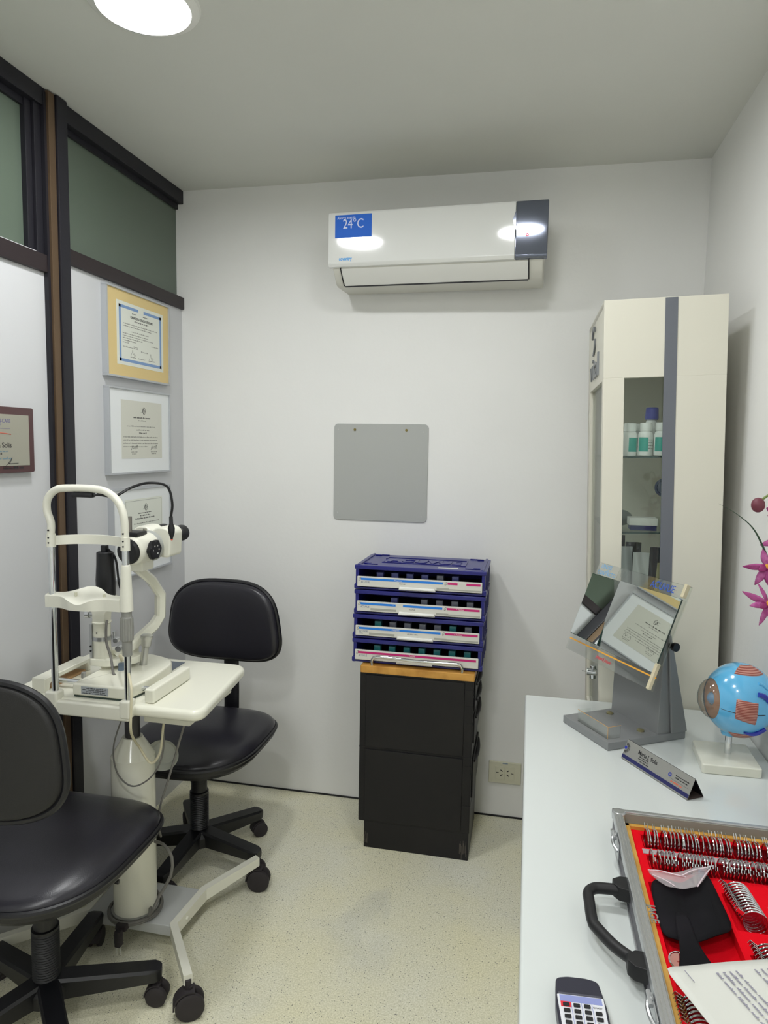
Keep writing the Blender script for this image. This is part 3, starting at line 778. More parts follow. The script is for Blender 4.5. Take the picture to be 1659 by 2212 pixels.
# right upright sleeves
mb = MB().revolve((HX1, HY, 1.030), (0, 0, 1), [(.0165, 0), (.0165, .006), (.0125, .105), (.0110, .115), (.009, .117)])
mb.build('sleeve', M_creamf, t)
mb = MB()
n = 36; vs = []; fs = []
for (r_, z_) in ((.0125, .952), (.0155, .955), (.0160, .985), (.0150, 1.012), (.0125, 1.016)):
    for k in range(n):
        a = 2 * PI * k / n; q = r_ + (.0007 if k % 2 else -.0007) * (r_ > .013); vs.append((HX1 + q * math.cos(a), HY + q * math.sin(a), z_))
for j in range(4):
    for k in range(n): l = (k + 1) % n; fs.append([j * n + k, j * n + l, (j + 1) * n + l, (j + 1) * n + k])
mb.add(vs, fs); mb.cyl((HX1, HY, .915), (HX1, HY, .955), .0118, .0125); mb.cyl((HX1, HY, 1.014), (HX1, HY, 1.032), .0125, .0125)
mb.build('height_knob', M_grey, t, sharp=20)
# chin rest
n = 40; vs = []; fs = []
def chin_top(u): return 1.062 + .0 * u
for k in range(n + 1):
    u = k / n; x = HX0 - .014 + (HX1 - .012 - HX0 + .014) * u
    dip = math.exp(-((u - .50) / .13) ** 2); bump = math.exp(-((u - .50) / .20) ** 2)
    dep = .016 + .026 * math.exp(-((u - .5) / .22) ** 4)
    for (y, z) in ((HY - dep * .7, 1.028), (HY - dep * .75, 1.058 - .014 * dip), (HY - .004, 1.062 - .008 * dip), (HY + dep * .85, 1.063 + .016 * bump), (HY + dep * .95, 1.060 + .013 * bump), (HY + dep * .8, 1.030)): vs.append((x, y, z))
for k in range(n):
    for q in range(6): l = (q + 1) % 6; fs.append([k * 6 + q, k * 6 + l, (k + 1) * 6 + l, (k + 1) * 6 + q])
fs += [list(range(6)), [n * 6 + q for q in range(6)][::-1]]
cr = MB().add(vs, fs).build('chin_rest', M_creamf, t, sharp=50)
for x in (-1.118, -1.038): MB().cyl((x, HY - .002, 1.060), (x, HY - .002, 1.069), .0035, n=12).build('paper_pin', M_ivory, cr)
# brow band and arch
band = [(HX0 - .001, HY - .004), (-1.145, HY + .036), (-1.083, HY + .052), (-1.02, HY + .036), (HX1 + .001, HY - .002)]
P = [Vector((x, y, 1.199)) for x, y in band]
vs = []; fs = []; Q = []
for i in range(len(P) - 1):
    p0 = P[i - 1] if i else P[0] * 2 - P[1]; p3 = P[i + 2] if i + 2 < len(P) else P[-1] * 2 - P[-2]
    for k in range(6):
        tt = k / 6; Q.append(.5 * ((2 * P[i]) + (-p0 + P[i + 1]) * tt + (2 * p0 - 5 * P[i] + 4 * P[i + 1] - p3) * tt ** 2 + (-p0 + 3 * P[i] - 3 * P[i + 1] + p3) * tt ** 3))
Q.append(P[-1])
for q in Q:
    for (dy, z) in ((-.003, 1.187), (-.003, 1.211), (.003, 1.211), (.003, 1.187)): vs.append((q.x, q.y + dy, z))
for k in range(len(Q) - 1):
    for j in range(4): l = (j + 1) % 4; fs.append([k * 4 + j, k * 4 + l, (k + 1) * 4 + l, (k + 1) * 4 + j])
fs += [[0, 1, 2, 3], [len(Q) * 4 - 1 - j for j in range(4)]]
bb = MB().add(vs, fs)
for x in (HX0, HX1): bb.cyl((x, HY, 1.183), (x, HY, 1.216), .0115, n=20)
bb.build('forehead_band', M_creamf, t)
arch = [(HX0, HY, 1.215), (HX0 + .001, HY, 1.245), (-1.196, HY, 1.275), (-1.193, HY, 1.305), (-1.170, HY, 1.328), (-1.135, HY, 1.334), (-1.06, HY, 1.334), (-1.022, HY, 1.326), (-.992, HY, 1.300), (-.979, HY, 1.262), (HX1, HY, 1.215)]
MB().tube(arch, .0095, 12, 5).build('head_arch', M_creamf, t)
mb = MB()
for x in (HX0, HX1):
    for z in (1.194, 1.207, 1.226): mb.cyl((x + .001, HY - .0125, z), (x + .001, HY - .010, z), .0022, n=8)
mb.build('screws', M_dark, t)
MB().box(-1.122, -1.062, HY - .008, HY + .012, 1.312, 1.325, .005, 2).cyl((-1.062, HY, 1.319), (-1.04, HY + .01, 1.319), .003).build('fixation_lamp_clip', M_black, t)
# cable from the arch to the microscope
MB().tube([(-1.06, HY + .01, 1.320), (-1.02, 1.56, 1.316), (-1.00, 1.60, 1.335), (-.985, 1.66, 1.345), (-.955, 1.70, 1.335), (-.945, 1.71, 1.29), (-.952, 1.715, 1.25)], .0035, 8, 6).build('fixation_cable', M_black, t)
# sliding base
cb = MB().prism(rpoly([(-1.150, 1.552), (-.990, 1.552), (-.975, 1.64), (-.985, 1.80), (-1.10, 1.84), (-1.150, 1.79)], [.006, .03, .04, .08, .07, .03], 8), .789, .822, .006, 3)
cb.build('sliding_base', M_cream, t)
MB().prism(rpoly([(-1.149, 1.554), (-.991, 1.554), (-.977, 1.64), (-.987, 1.80), (-1.10, 1.838), (-1.149, 1.79)], [.006, .03, .04, .08, .07, .03], 8), .7855, .7895, 0).build('base_gasket', mat('dark_green_gasket', '#33433c', .5), t)
F = frame((-1.123, 1.5512, .796), (1, 0, 0), (0, 0, 1))
pl = MB().box(0, .078, 0, .020, -.0005, .0006, mtx=F).build('type_plate', M_label, t)
mb = MB(); G = F @ Matrix.Translation((0, 0, .0006))
for k in range(4): mb.words(.004 + (k % 2) * .01, .074, .0018 + k * .0044, .0032, G, wmax=.02)
mb.build('type_plate_print', M_ink, pl)
MB().cyl((-1.248, 1.610, .803), (-.925, 1.610, .803), .0068, n=18).build('axle', M_chrome, t)
mb = MB().box(-.945, -.918, 1.556, 1.752, .7855, .823, .005, 3); mb.build('rail_guard', M_cream, t)
vs_ = [(1.556, .7855), (1.575, .7855), (1.578, .802), (1.588, .810), (1.738, .810), (1.745, .7855), (1.752, .7855), (1.752, .823), (1.556, .823)]
MB().prism(vs_, -1.275, -1.235, .002, 1, Matrix(((0, 0, 1, 0), (1, 0, 0, 0), (0, 1, 0, 0), (0, 0, 0, 1)))).build('rail_guard', M_cream, t)
MB().box(-1.27, -1.24, 1.59, 1.735, .7855, .7925, .001).build('toothed_rail', mat('tan_rail', '#b08a62', .5), t)
MB().cyl((-1.150, 1.600, .82), (-1.150, 1.600, .835), .006, n=12).build('locking_screw', M_grey, t)
# friction pad and joystick
MB().box(-1.095, -1.005, 1.79, 1.885, .7852, .7862).build('friction_pad', mat('slate_pad', '#6d7480', .6), t)
mb = MB().cyl((-1.055, 1.735, .820), (-1.050, 1.742, .875), .0105, .0095, n=20)
mb.revolve((-1.050, 1.742, .872), (.06, .1, 1), [(.010, 0), (.014, .004), (.0145, .022), (.017, .026), (.017, .033), (.013, .036), (.0001, .037)], 24).build('joystick', mat('satin_silver', '#c4c4be', .28, metal=.7), t)
# illumination tower
TWX, TWY = -1.150, 1.685
mb = MB().prism(rpoly([(TWX - .028, TWY - .026), (TWX + .03, TWY - .026), (-1.06, 1.705), (-1.06, 1.76), (TWX - .01, TWY + .035), (TWX - .028, TWY + .02)], .014, 5), .832, .852, .003, 2)
mb.cyl((TWX + .01, TWY + .012, .82), (TWX + .01, TWY + .012, .834), .02); mb.build('pivot_bracket', M_cream, t)
MB().lathe([(.0235, 0), (.0235, .098), (.0262, .100), (.0262, .103), (.0225, .105)], 32, Matrix.Translation((TWX, TWY, .851))).build('lower_tower', M_cream, t)
mb = MB().lathe([(.0245, 0), (.0245, .011)], 32, Matrix.Translation((TWX, TWY, .902)), cap=False)
mb.box(TWX - .0265, TWX - .0175, TWY - .020, TWY - .006, .853, .948, .001).build('silver_band', M_alu, t)
mb = MB()
for z in (.873, .886): MB().cyl((TWX - .022, TWY - .0225, z), (TWX - .022, TWY - .0195, z), .0025, n=10).build('tower_screw', M_dark, t)
MB().cyl((TWX + .0, TWY - .0245, .926), (TWX, TWY - .0235, .926), .0022, n=8).build('tower_screw', M_dark, t)
F = Matrix(((1, 0, 0, 0), (0, 0, 1, 0), (0, 1, 0, 0), (0, 0, 0, 1)))
neck = [(-.018, .950), (.018, .950), (.020, .975), (.040, 1.020), (.040, 1.028), (-.032, 1.028), (-.030, 1.015), (-.018, .975)]
MB().prism([(TWX + x, z) for x, z in neck], TWY - .018, TWY + .018, .003, 2, F).build('tower_neck', M_creamf, t)
MB().revolve((TWX + .015, TWY, 1.028), (0, 0, 1), [(.0255, 0), (.026, .045), (.0235, .085), (.0225, .120), (.019, .1225)]).box(TWX + .006, TWX + .022, TWY - .008, TWY + .008, 1.148, 1.168, .002).build('lamp_housing', M_black, t)
MB().tube([(TWX + .022, TWY, 1.160), (TWX + .04, TWY + .01, 1.13), (TWX + .055, TWY, 1.07), (TWX + .062, TWY + .002, 1.04)], .003, 8).build('lamp_cable', M_black, t)
for z in (.972, 1.018):
    mb = MB().cyl((TWX - .018, TWY, z), (TWX - .034, TWY - .004, z), .008 if z < 1 else .005, n=18); mb.cyl((TWX - .034, TWY - .004, z), (TWX - .046, TWY - .006, z), .0105 if z < 1 else .006, n=18, bev=.001).build('slit_knob', M_alu, t)
MB().cyl((TWX + .02, TWY, 1.01), (TWX + .075, TWY + .01, 1.02), .008, .011, 18).build('tower_lever', M_creamf, t)
MB().tube([(TWX + .026, TWY - .014, .962), (TWX + .028, TWY - .022, .94), (TWX + .030, TWY - .024, .90), (TWX + .045, TWY - .03, .868), (TWX + .062, TWY - .045, .828), (TWX + .07, TWY - .05, .822)], .0036, 8).build('tower_cable', M_cable, t)
mb = MB()
for (x, y, z, r_) in ((-1.105, 1.69, .905, .0075), (-1.097, 1.69, .882, .009)):
    mb.cyl((x, y, z), (x + .004, y - .018, z), r_, n=18, bev=.0015)
mb.cyl((-1.112, 1.685, .905), (-1.112, 1.685, .928), .0045, n=14).build('arm_knobs', M_alu, t)
# microscope arm: angular C between pivot and microscope
arm = [(-1.125, 1.710, .845), (-1.100, 1.745, .868), (-1.066, 1.815, .915), (-1.056, 1.832, .941), (-1.055, 1.833, 1.006), (-1.061, 1.790, 1.058), (-1.058, 1.725, 1.098), (-1.050, 1.700, 1.112)]
mb = MB(); vs = []; fs = []
Pn = [Vector(p) for p in arm]
for i, p in enumerate(Pn):
    T = (Pn[min(i + 1, len(Pn) - 1)] - Pn[max(i - 1, 0)]).normalized()
    side = Vector((.75, -.62, 0)).normalized(); nrm = T.cross(side).normalized(); side = nrm.cross(T).normalized()
    a, c_ = .0165, .0135
    for (u, v) in ((-1, -.6), (-.6, -1), (.6, -1), (1, -.6), (1, .6), (.6, 1), (-.6, 1), (-1, .6)): vs.append(p + side * (a * u) + nrm * (c_ * v))
for i in range(len(Pn) - 1):
    for k in range(8): l = (k + 1) % 8; fs.append([i * 8 + k, i * 8 + l, (i + 1) * 8 + l, (i + 1) * 8 + k])
fs += [list(range(8))[::-1], [(len(Pn) - 1) * 8 + k for k in range(8)]]
mb.add(vs, fs).build('microscope_arm', M_cream, t, sharp=25)
MB().prism(rpoly([(-1.16, 1.70), (-1.09, 1.715), (-1.085, 1.77), (-1.13, 1.775)], .01), .834, .868, .004, 2).build('arm_pivot_block', M_cream, t)
# microscope body: axis along +Y, slightly right
axis = Vector((.10, .98, .04)).normalized(); c0 = Vector((-1.040, 1.640, 1.160))
def A_(s_): return c0 + axis * s_
mb = MB().revolve(A_(.010), axis, [(.024, -.004), (.034, 0), (.038, .006), (.040, .012), (.040, .074), (.0405, .080), (.036, .086)], 36)
mb.box(-1.062, -1.018, 1.68, 1.74, 1.100, 1.135, .006, 2).build('magnification_drum', M_creamf, t)
MB().revolve(A_(.0), axis, [(.012, .0), (.029, .0), (.034, .004), (.034, .012), (.026, .013)], 36).build('objective_ring', M_black, t)
side = axis.cross(Vector((0, 0, 1))).normalized()
for s_ in (1, -1):
    kc = A_(.055) + side * (s_ * .0395)
    mb = MB(); n = 40; vs = []; fs = []
    up_ = Vector((0, 0, 1))
    for (rr, d_) in ((.024, 0), (.0265, .003), (.0265, .010), (.022, .013)):
        for k in range(n):
            a = 2 * PI * k / n; r_ = rr * (1 + .06 * math.cos(6 * a)); vs.append(kc + side * (s_ * d_) + axis * (r_ * math.cos(a)) + up_ * (r_ * math.sin(a)))
    for j in range(3):
        for k in range(n): l = (k + 1) % n; fs.append([j * n + k, j * n + l, (j + 1) * n + l, (j + 1) * n + k])
    fs.append([3 * n + k for k in range(n)]); fs.append(list(range(n)))
    kb = mb.add(vs, fs).build('magnification_knob', M_black, t)
    if s_ == 1:
        mb = MB()
        F = frame(kc + side * .0131, axis, up_)
        for ch, ang in (('6', 180), ('10', 120), ('16', 0), ('25', 60), ('40', -60)):
            a = math.radians(ang); mb.text(ch, .0055, F @ Matrix.Translation((.012 * math.cos(a), .012 * math.sin(a) - .002, 0)), 'CENTER')
        mb.build('knob_numerals', M_white, kb)
MB().box(-1.068, -1.020, 1.655, 1.71, 1.198, 1.211, .004, 2).build('breath_shield_mount', M_black, t)
MB().cyl((-1.050, 1.672, 1.210), (-1.050, 1.672, 1.252), .0062, n=18).build('shield_post', mat('steel_post', '#8e8a84', .35, metal=.8), t)
MB().cyl((-1.028, 1.71, 1.203), (-1.028, 1.71, 1.216), .005, n=14).build('clamp_screw', M_brass, t)
mb = MB().revolve(A_(.088), axis, [(.040, 0), (.043, .003), (.043, .014), (.039, .018)], 36)
mb.build('prism_flange', mat('pale_grey_ring', '#a9aca8', .4), t)
# prism housings and eyepieces
for s_ in (-1, 1):
    pc = A_(.135) + side * (s_ * .031) + Vector((0, 0, .014))
    Fm = Matrix((side, axis, Vector((0, 0, 1)))).transposed().to_4x4(); Fm.translation = pc
    pr = MB().prism(rpoly([(-.031, .026), (-.027, -.046), (.027, -.046), (.031, .026), (.014, .038), (-.014, .038)][::-1], .012, 6), -.030, .030, .005, 3, Fm @ Matrix(((1, 0, 0, 0), (0, 0, 1, 0), (0, 1, 0, 0), (0, 0, 0, 1))))
    hb = pr.build('prism_housing', M_creamf, t)
    e0 = A_(.162) + side * (s_ * .031) + Vector((0, 0, .022))
    MB().revolve(e0, axis, [(.019, 0), (.0195, .004), (.0180, .006), (.0180, .020), (.0225, .024), (.0235, .044), (.0225, .050), (.014, .051), (.012, .048)], 30).build('eyepiece', M_black, t)
mb = MB().revolve((-.952, 1.715, 1.252), (.02, .01, -1), [(.005, 0), (.0055, .02), (.0095, .032), (.0085, .045), (.003, .062)], 20)
mb.build('cable_plug', M_black, t); MB().sphere((-.951, 1.716, 1.189), .0035).build('plug_tip', mat('orange_tip', '#e0604a', .4), t)
MB().revolve((-1.088, 1.680, .8215), (0, 0, 1), [(.011, 0), (.009, .003), (.009, .018), (.007, .020)]).build('base_socket', mat('blue_grey_plug', '#5f6f80', .4), t)

def cable(pts, r, m_, label, name='cable'):
    o = MB().tube(pts, r, 8, 8).build(name, m_); return tag(o, label, 'cable')
cable([(-1.088, 1.680, .848), (-1.060, 1.63, .880), (-1.000, 1.56, .890), (-.954, 1.512, .845), (-.948, 1.500, .785), (-.952, 1.505, .73), (-.985, 1.58, .665), (-1.006, 1.625, .635), (-.980, 1.64, .583), (-.955, 1.645, .612), (-.947, 1.65, .68), (-.946, 1.66, .717)], .0034, M_cablew, 'ivory cable looping from the slit lamp base down in front of the column')
cable([(-1.050, 1.645, .738), (-1.061, 1.640, .707), (-1.088, 1.635, .619), (-1.078, 1.635, .545), (-1.034, 1.640, .510), (-.977, 1.645, .546), (-.948, 1.650, .615), (-.951, 1.66, .717)], .0022, M_cable, 'thin grey cable hanging in a wide loop round the cream column')
cable([(-.883, 1.66, .717), (-.893, 1.66, .68), (-.908, 1.66, .632), (-.937, 1.66, .537), (-.966, 1.665, .453), (-.99, 1.69, .38), (-1.01, 1.74, .31)], .0032, M_cable, 'grey cable hanging straight from the box under the table')
t = thing('power_cord', 'dark grey power cord with three-pin plug wound round the column foot', 'power cord', (TX, TY - .07, .09))
mb = MB()
P = []
for k in range(30):
    a = -2.4 + 2 * PI * 1.6 * k / 29; P.append((TX + .074 * math.cos(a), TY + .074 * math.sin(a), .091 + .008 * k / 29))
P += [(-1.005, 1.665, .12), (-.988, 1.69, .165), (-.958, 1.70, .222), (-.954, 1.70, .280), (-.980, 1.70, .314), (-1.012, 1.71, .312)]
mb.tube(P, .0045, 8, 2).build('cord', M_cable, t)
M_rb = M_rubber
MB().box(-1.093, -1.060, 1.630, 1.655, .082, .100, .004, 2).box(-1.086, -1.068, 1.614, 1.632, .045, .092, .003, 2).build('plug', M_rb, t)
mb = MB()
for x in (-1.083, -1.071): mb.box(x - .0012, x + .0012, 1.617, 1.623, .024, .046)
mb.box(-1.092, -1.0895, 1.62, 1.626, .046, .075).build('plug_pins', M_chrome, t)

# ------------------------------------------------------------------ black pedestal with wooden top
t = thing('pedestal_cabinet', 'black pedestal cabinet with wooden top and chrome rail against the back wall', 'cabinet', (-.36, 2.46, 0))
x0, x1, y0, y1 = -.562, -.160, 2.320, 2.610
MB().box(x0, x1, y0 + .004, y1, .098, .655, .004).build('body', M_pelv, t)
MB().box(x0 + .022, x1 - .002, y0 + .004, y1, 0, .10, .002).build('plinth', M_pelv, t)
for a, b2 in ((.108, .372), (.382, .645)):
    MB().box(x0 + .022, x1 - .030, y0 - .0005, y0 + .006, a, b2, .002).build('panel', M_pelv, t)
mb = MB()
for zz in (.500, .560, .617, .20, .345): mb.box(x1 - .026, x1 + .0006, y0 + .0028, y0 + .2, zz, zz + .0015)
mb.box(x0 - .0004, x1 + .0004, y0 + .003, y0 + .2, .3765, .3785).build('seams', M_dark, t)
# drawers on the right side, with bulging pulls
for zz, hh in ((.590, .050), (.535, .050), (.42, .10), (.22, .14)):
    d = MB().box(x1, x1 + .006, y0 + .03, y1 - .01, zz, zz + hh, .002).build('drawer', M_pelv, t)
    sp = [(x1 + .004, y0 + .05, zz + hh - .012), (x1 + .010, y0 + .10, zz + hh - .014), (x1 + .012, y0 + .15, zz + hh - .014), (x1 + .010, y0 + .2, zz + hh - .014), (x1 + .004, y1 - .04, zz + hh - .012)]
    MB().tube(sp, .008, 8, 5, False, .6).build('drawer_pull', M_pelv, d)
MB().prism(rpoly([(x0 + .002, y0 - .006), (x1 + .004, y0 - .006), (x1 + .004, y1), (x0 + .002, y1)], [.006, .006, .002, .002]), .653, .680, .004, 2).build('wooden_top', M_maple, t, label='honey-coloured wooden top')
rr = [(-.519, 2.322, .676), (-.519, 2.320, .698), (-.508, 2.318, .711), (-.47, 2.317, .714), (-.36, 2.313, .711), (-.25, 2.317, .711), (-.212, 2.318, .709), (-.201, 2.320, .697), (-.201, 2.322, .676)]
MB().tube(rr, .0052, 12, 5).build('rail', M_chrome, t)
mb = MB()
random.seed(3)
for k in range(14):
    xx = x0 + .024 + random.random() * .012 if k < 5 else x1 - .035 + random.random() * .030
    z_ = random.uniform(.004, .03); h_ = random.uniform(.01, .055)
    mb.box(xx, xx + .0014, y0 + .0032, y0 + .0042, z_, z_ + h_)
mb.build('scuff_marks', mat('scuffed_edge', '#5a524c', .8), t)

# ------------------------------------------------------------------ four blue lens drawers
BX0, BX1, BY0, BY1 = -.588, -.133, 2.342, 2.606
M_pack = [clear('pack_blue', (.35, .38, .7, 1), .3, .1, .55, (.14, .16, .42, 1)), clear('pack_teal', (.3, .6, .62, 1), .3, .1, .6, (.05, .30, .32, 1)), clear('pack_clear', (.6, .62, .7, 1), .3, .1, .4, (.35, .37, .45, 1))]
def pack_mesh(i):
    mb = MB().box(-.0115, .0115, -.012, .012, 0, .050, .001); return mb
M_front = mat('drawer_front_plastic', '#d8d7cf', .4)
where = ['topmost of the stack of four', 'second from the top of the stack', 'third from the top of the stack', 'lowest of the stack, on the wooden top']
pk = {}
for lv in range(4):
    zb = .6815 + (3 - lv) * .0883; zt_ = zb + .0879
    ox = (0, 0, -.004, -.005)[lv]
    a0, a1 = BX0 + ox, BX1 + ox
    t = thing('lens_drawer_unit', ('royal blue contact lens drawer unit, ' + where[lv]), 'drawer unit', ((a0 + a1) / 2, BY1, zb), group='stacked blue lens drawers')
    mb = MB()
    mb.box(a0, a0 + .012, BY0, BY1, zb + .008, zt_ - .012, .002).box(a1 - .012, a1, BY0, BY1, zb + .008, zt_ - .012, .002)
    mb.box(a0, a1, BY1 - .006, BY1, zb + .004, zt_ - .008)
    mb.box(a0, a1, BY0, BY1, zb + .002, zb + .008, .001)
    mb.box(a0 - .004, a1 + .004, BY0 - .003, BY0 + .02, zt_ - .016, zt_ - .001, .003).box(a0 - .004, a1 + .004, BY0, BY1, zt_ - .012, zt_ - .003, .002)
    mb.box(a0 - .005, a0 + .010, BY0 - .003, BY0 + .03, zb + .001, zb + .02, .004).box(a1 - .010, a1 + .005, BY0 - .003, BY0 + .03, zb + .001, zb + .02, .004)
    for k in range(5):   # ribs on the sides
        yy = BY0 + .035 + k * .045
        for xx in (a0 - .003, a1 + .0): mb.box(xx, xx + .003, yy, yy + .006, zb + .012, zt_ - .014)
    mb.build('casing', M_blue, t)
    MB().box(a0 + .012, a1 - .012, BY0 + .03, BY1 - .008, zb + .008, zb + .010).build('tray_floor', M_navy, t)
    if lv == 0:
        F = Matrix.Translation(((a0 + a1) / 2, (BY0 + BY1) / 2 + .01, zt_ - .003))
        mb = MB()
        mb.box(-.222, -.212, -.135, .12, -.002, .004, .001, 1, F).box(.212, .222, -.135, .12, -.002, .004, .001, 1, F)
        for (q0, q1, q2, q3) in ((-.150, .150, .055, .060), (-.150, .150, -.055, -.050)): mb.box(q0, q1, q2, q3, 0, .0022, .0008, 1, F)
        mb.box(-.152, -.147, -.055, -.02, 0, .0022, mtx=F).box(.147, .152, -.055, .055, 0, .0022, mtx=F).box(-.152, -.147, .02, .055, 0, .0022, mtx=F)
        for sx_ in (-1, 1):
            for sy_ in (-1, 1):
                mb.box(sx_ * .195 - .012, sx_ * .195 + .012, sy_ * .095 - .006, sy_ * .095 + .006, 0, .004, .001, 1, F)
                mb.box(sx_ * .175 - .02, sx_ * .175 + .02, sy_ * .106 - .003, sy_ * .106 + .003, 0, .003, .001, 1, F)
        mb.build('top_relief', M_blue, t)
        mb = MB(); mb.text('ACUVUE', .085, F @ Matrix.Translation((0, -.032, .0012)), 'CENTER', ext=.0012, sx=.80, bold=.003); mb.build('relief_lettering', M_blue, t)
        MB().box(.06, .13, -.118, -.094, 0, .0006, mtx=F).build('paper_sticker', M_paper, t)
    # drawer front
    fz0, fz1 = zb + .0125, zb + .0485
    d = MB().box(a0 + .008, a1 - .009, BY0 - .010, BY0 - .002, fz0, fz1, .002).build('drawer_front', M_front, t)
    F = frame((a0 + .008, BY0 - .0101, fz0), (1, 0, 0), (0, 0, 1)); W_ = a1 - a0 - .017; H_ = fz1 - fz0
    sy = H_ - .0125
    if lv < 3:
        xs = .304; mb = MB()
        if lv == 1: mb.box(.014, .140, sy, sy + .0075, 0, .0005, mtx=F).box(.166, xs, sy, sy + .0075, 0, .0005, mtx=F)
        else: mb.box(.014, xs, sy, sy + .0075, 0, .0005, mtx=F)
        mb.build('blue_stripe', M_blab, d)
        mb = MB()
        if lv == 0: mb.box(xs + .016, xs + .050, sy, sy + .0075, 0, .0005, mtx=F).box(xs + .080, W_ - .006, sy, sy + .0075, 0, .0005, mtx=F)
        else: mb.box(xs + .016, W_ - .006, sy, sy + .0075, 0, .0005, mtx=F)
        mb.build('magenta_stripe', M_mag, d)
    else:
        MB().box(.012, W_ - .008, sy, sy + .0075, 0, .0005, mtx=F).build('magenta_stripe', M_mag, d)
    mb = MB()
    if lv in (0, 2): mb.text('- Negative', .0078, F @ Matrix.Translation((.130, sy + .0012, .0005)), sx=.9)
    if lv == 1: mb.text('-', .0078, F @ Matrix.Translation((.130, sy + .0012, .0005)))
    if lv in (1, 2): mb.text('+ Positive', .0078, F @ Matrix.Translation((xs + .047, sy + .0012, .0005)), sx=.9)
    if lv == 3: mb.text('+ Positive', .0078, F @ Matrix.Translation((.190, sy + .0012, .0005)), sx=.9)
    mb.build('stripe_lettering', M_white, d)
    mb = MB(); mb.text('ACUVUE', .0095, F @ Matrix.Translation((.014, sy - .0105, 0)), sx=.85)
    if lv == 2: mb.text('VITA', .008, F @ Matrix.Translation((.014, sy - .018, 0)), sx=.8)
    mb.build('brand_lettering', mat('slate_lettering', '#5a6488', .5), d)
    mb = MB()
    if lv < 3: mb.text('ACUVUE' + (' VITA' if lv == 2 else ''), .0065, F @ Matrix.Translation((.15 if lv == 0 else .187, sy - .0095, 0)), sx=.9)
    for cx_ in ((.006,) if lv == 3 else (.006, .310)):
        mb.tube([F @ Vector((cx_ + .004 + a * .0045 - b_ * .0, sy + .003 + b_ * .0055, .0004)) for a, b_ in ((-.8, -.9), (-.7, .0), (.1, .9), (.8, .9), (.6, .0), (.0, -.8), (-.8, -.9))], .00045, 5, 4)
    mb.build('small_marks', M_ink, d)
    if lv in (1, 2, 0):
        mb = MB()
        if lv: mb.box(.050, .142, .005, .0125, 0, .0003, mtx=F)
        mb.box(.282, W_ - .004, .004, .0085, 0, .0003, mtx=F).box(.282, .325, .0086, .0108, 0, .0003, mtx=F)
        mb.build('grey_info_strip', mat('grey_print', '#a9a9a0', .6), d)
    mb = MB()
    mb.prism(rpoly([(.150, -.004), (.280, -.004), (.277, .0065), (.153, .0075)], .003), 0, .010 if lv < 3 else .004, .003, 3, F)
    mb.build('pull_tab', mat('white_pull', '#eeeee9', .3) if lv < 3 else M_front, d)
    # packs seen through the gap
    tints = [[None, 0, 0, 0, 0, 2, 0, None], [None, None, 0, None, 2, 2, 2, 2], [None, 1, 2, 2, 2, 2, 1, 2], [None, 1, 1, 1, 1, 1, 1, 1]][lv]
    for k, tn in enumerate(tints):
        if tn is None: continue
        x = a0 + .030 + k * .0535; loc = (x, BY0 + .030, zb + .0105)
        tn_name = ('blue', 'teal', 'clear')[tn]
        lb = '%s lens pack standing behind the front of the %s blue drawer' % (tn_name, ('top', 'second', 'third', 'lowest')[lv])
        if tn not in pk:
            o = pack_mesh(tn).build('lens_pack', M_pack[tn]); pk[tn] = o; o.location = loc
        else:
            o = pk[tn].copy(); COL.objects.link(o); o.location = loc
        tag(o, lb, 'lens pack', 'lens packs in the drawers: %s ones in the %s drawer' % (tn_name, ('top', 'second', 'third', 'lowest')[lv]))

# ------------------------------------------------------------------ counter
CT = .737
t = thing('counter', 'long glossy white counter along the right wall', 'counter', (.29, .7, 0))
MB().box(.012, XR - .001, -.9, 2.008, CT - .045, CT, .006, 3).build('worktop', M_counter, t)
MB().box(.022, XR - .002, -.89, 1.995, 0, CT - .045).build('carcass', M_white, t)

# ------------------------------------------------------------------ tall display cabinet (leans a little to the left at the top)
t = thing('display_cabinet', 'tall cream display cabinet with glazed window and slate stripe in the right corner', 'display cabinet', (.4026, 2.27, 0), (0, -.0325, 0))
CW = .1585; CF = -.25; CB = .235; CH = 1.867
Wc = world_of(t)
def cb_(mb, *a, **k): return mb.box(*a, mtx=Wc, **k)
wx0, wx1 = -CW + .056, -CW + .160     # front window
mb = MB()
cb_(mb, -CW, CW, CF, CF + .018, 1.655, CH, bev=.002); cb_(mb, -CW, wx0, CF, CF + .018, .02, 1.656, bev=.002)
cb_(mb, wx1, CW, CF, CF + .018, .02, 1.656, bev=.002); cb_(mb, wx0, wx1, CF, CF + .018, .02, .62, bev=.002)
mb.build('front_panel', M_cab, t)
mb = MB(); cb_(mb, CW - .018, CW, CF + .018, CB, .02, CH, bev=.001); cb_(mb, -CW, CW, CB - .012, CB, .02, CH)
cb_(mb, -CW, CW, CF + .018, CB, CH - .018, CH); cb_(mb, -CW, CW, CF + .018, CB, .008, .026)
cb_(mb, -CW + .01, CW - .018, CF + .018, CB - .012, 1.70, 1.705)
mb.build('carcass', M_cab, t)
mb = MB(); cb_(mb, -CW, -CW + .018, CF + .018, CB, 1.650, CH, bev=.001); cb_(mb, -CW, -CW + .018, CB - .062, CB, .02, 1.652, bev=.001)
cb_(mb, -CW, -CW + .018, CF + .018, CF + .03, .02, 1.652); cb_(mb, -CW, -CW + .018, CF + .018, CB, .02, .60)
mb.build('side_door_frame', M_cab, t)
mb = MB(); cb_(mb, -CW + .009, -CW + .0125, CF + .03, CB - .06, .60, 1.652); mb.build('side_door_glass', M_glass, t)
mb = MB(); cb_(mb, wx0, wx1, CF + .009, CF + .012, .62, 1.656); mb.build('front_glass', M_glass, t)
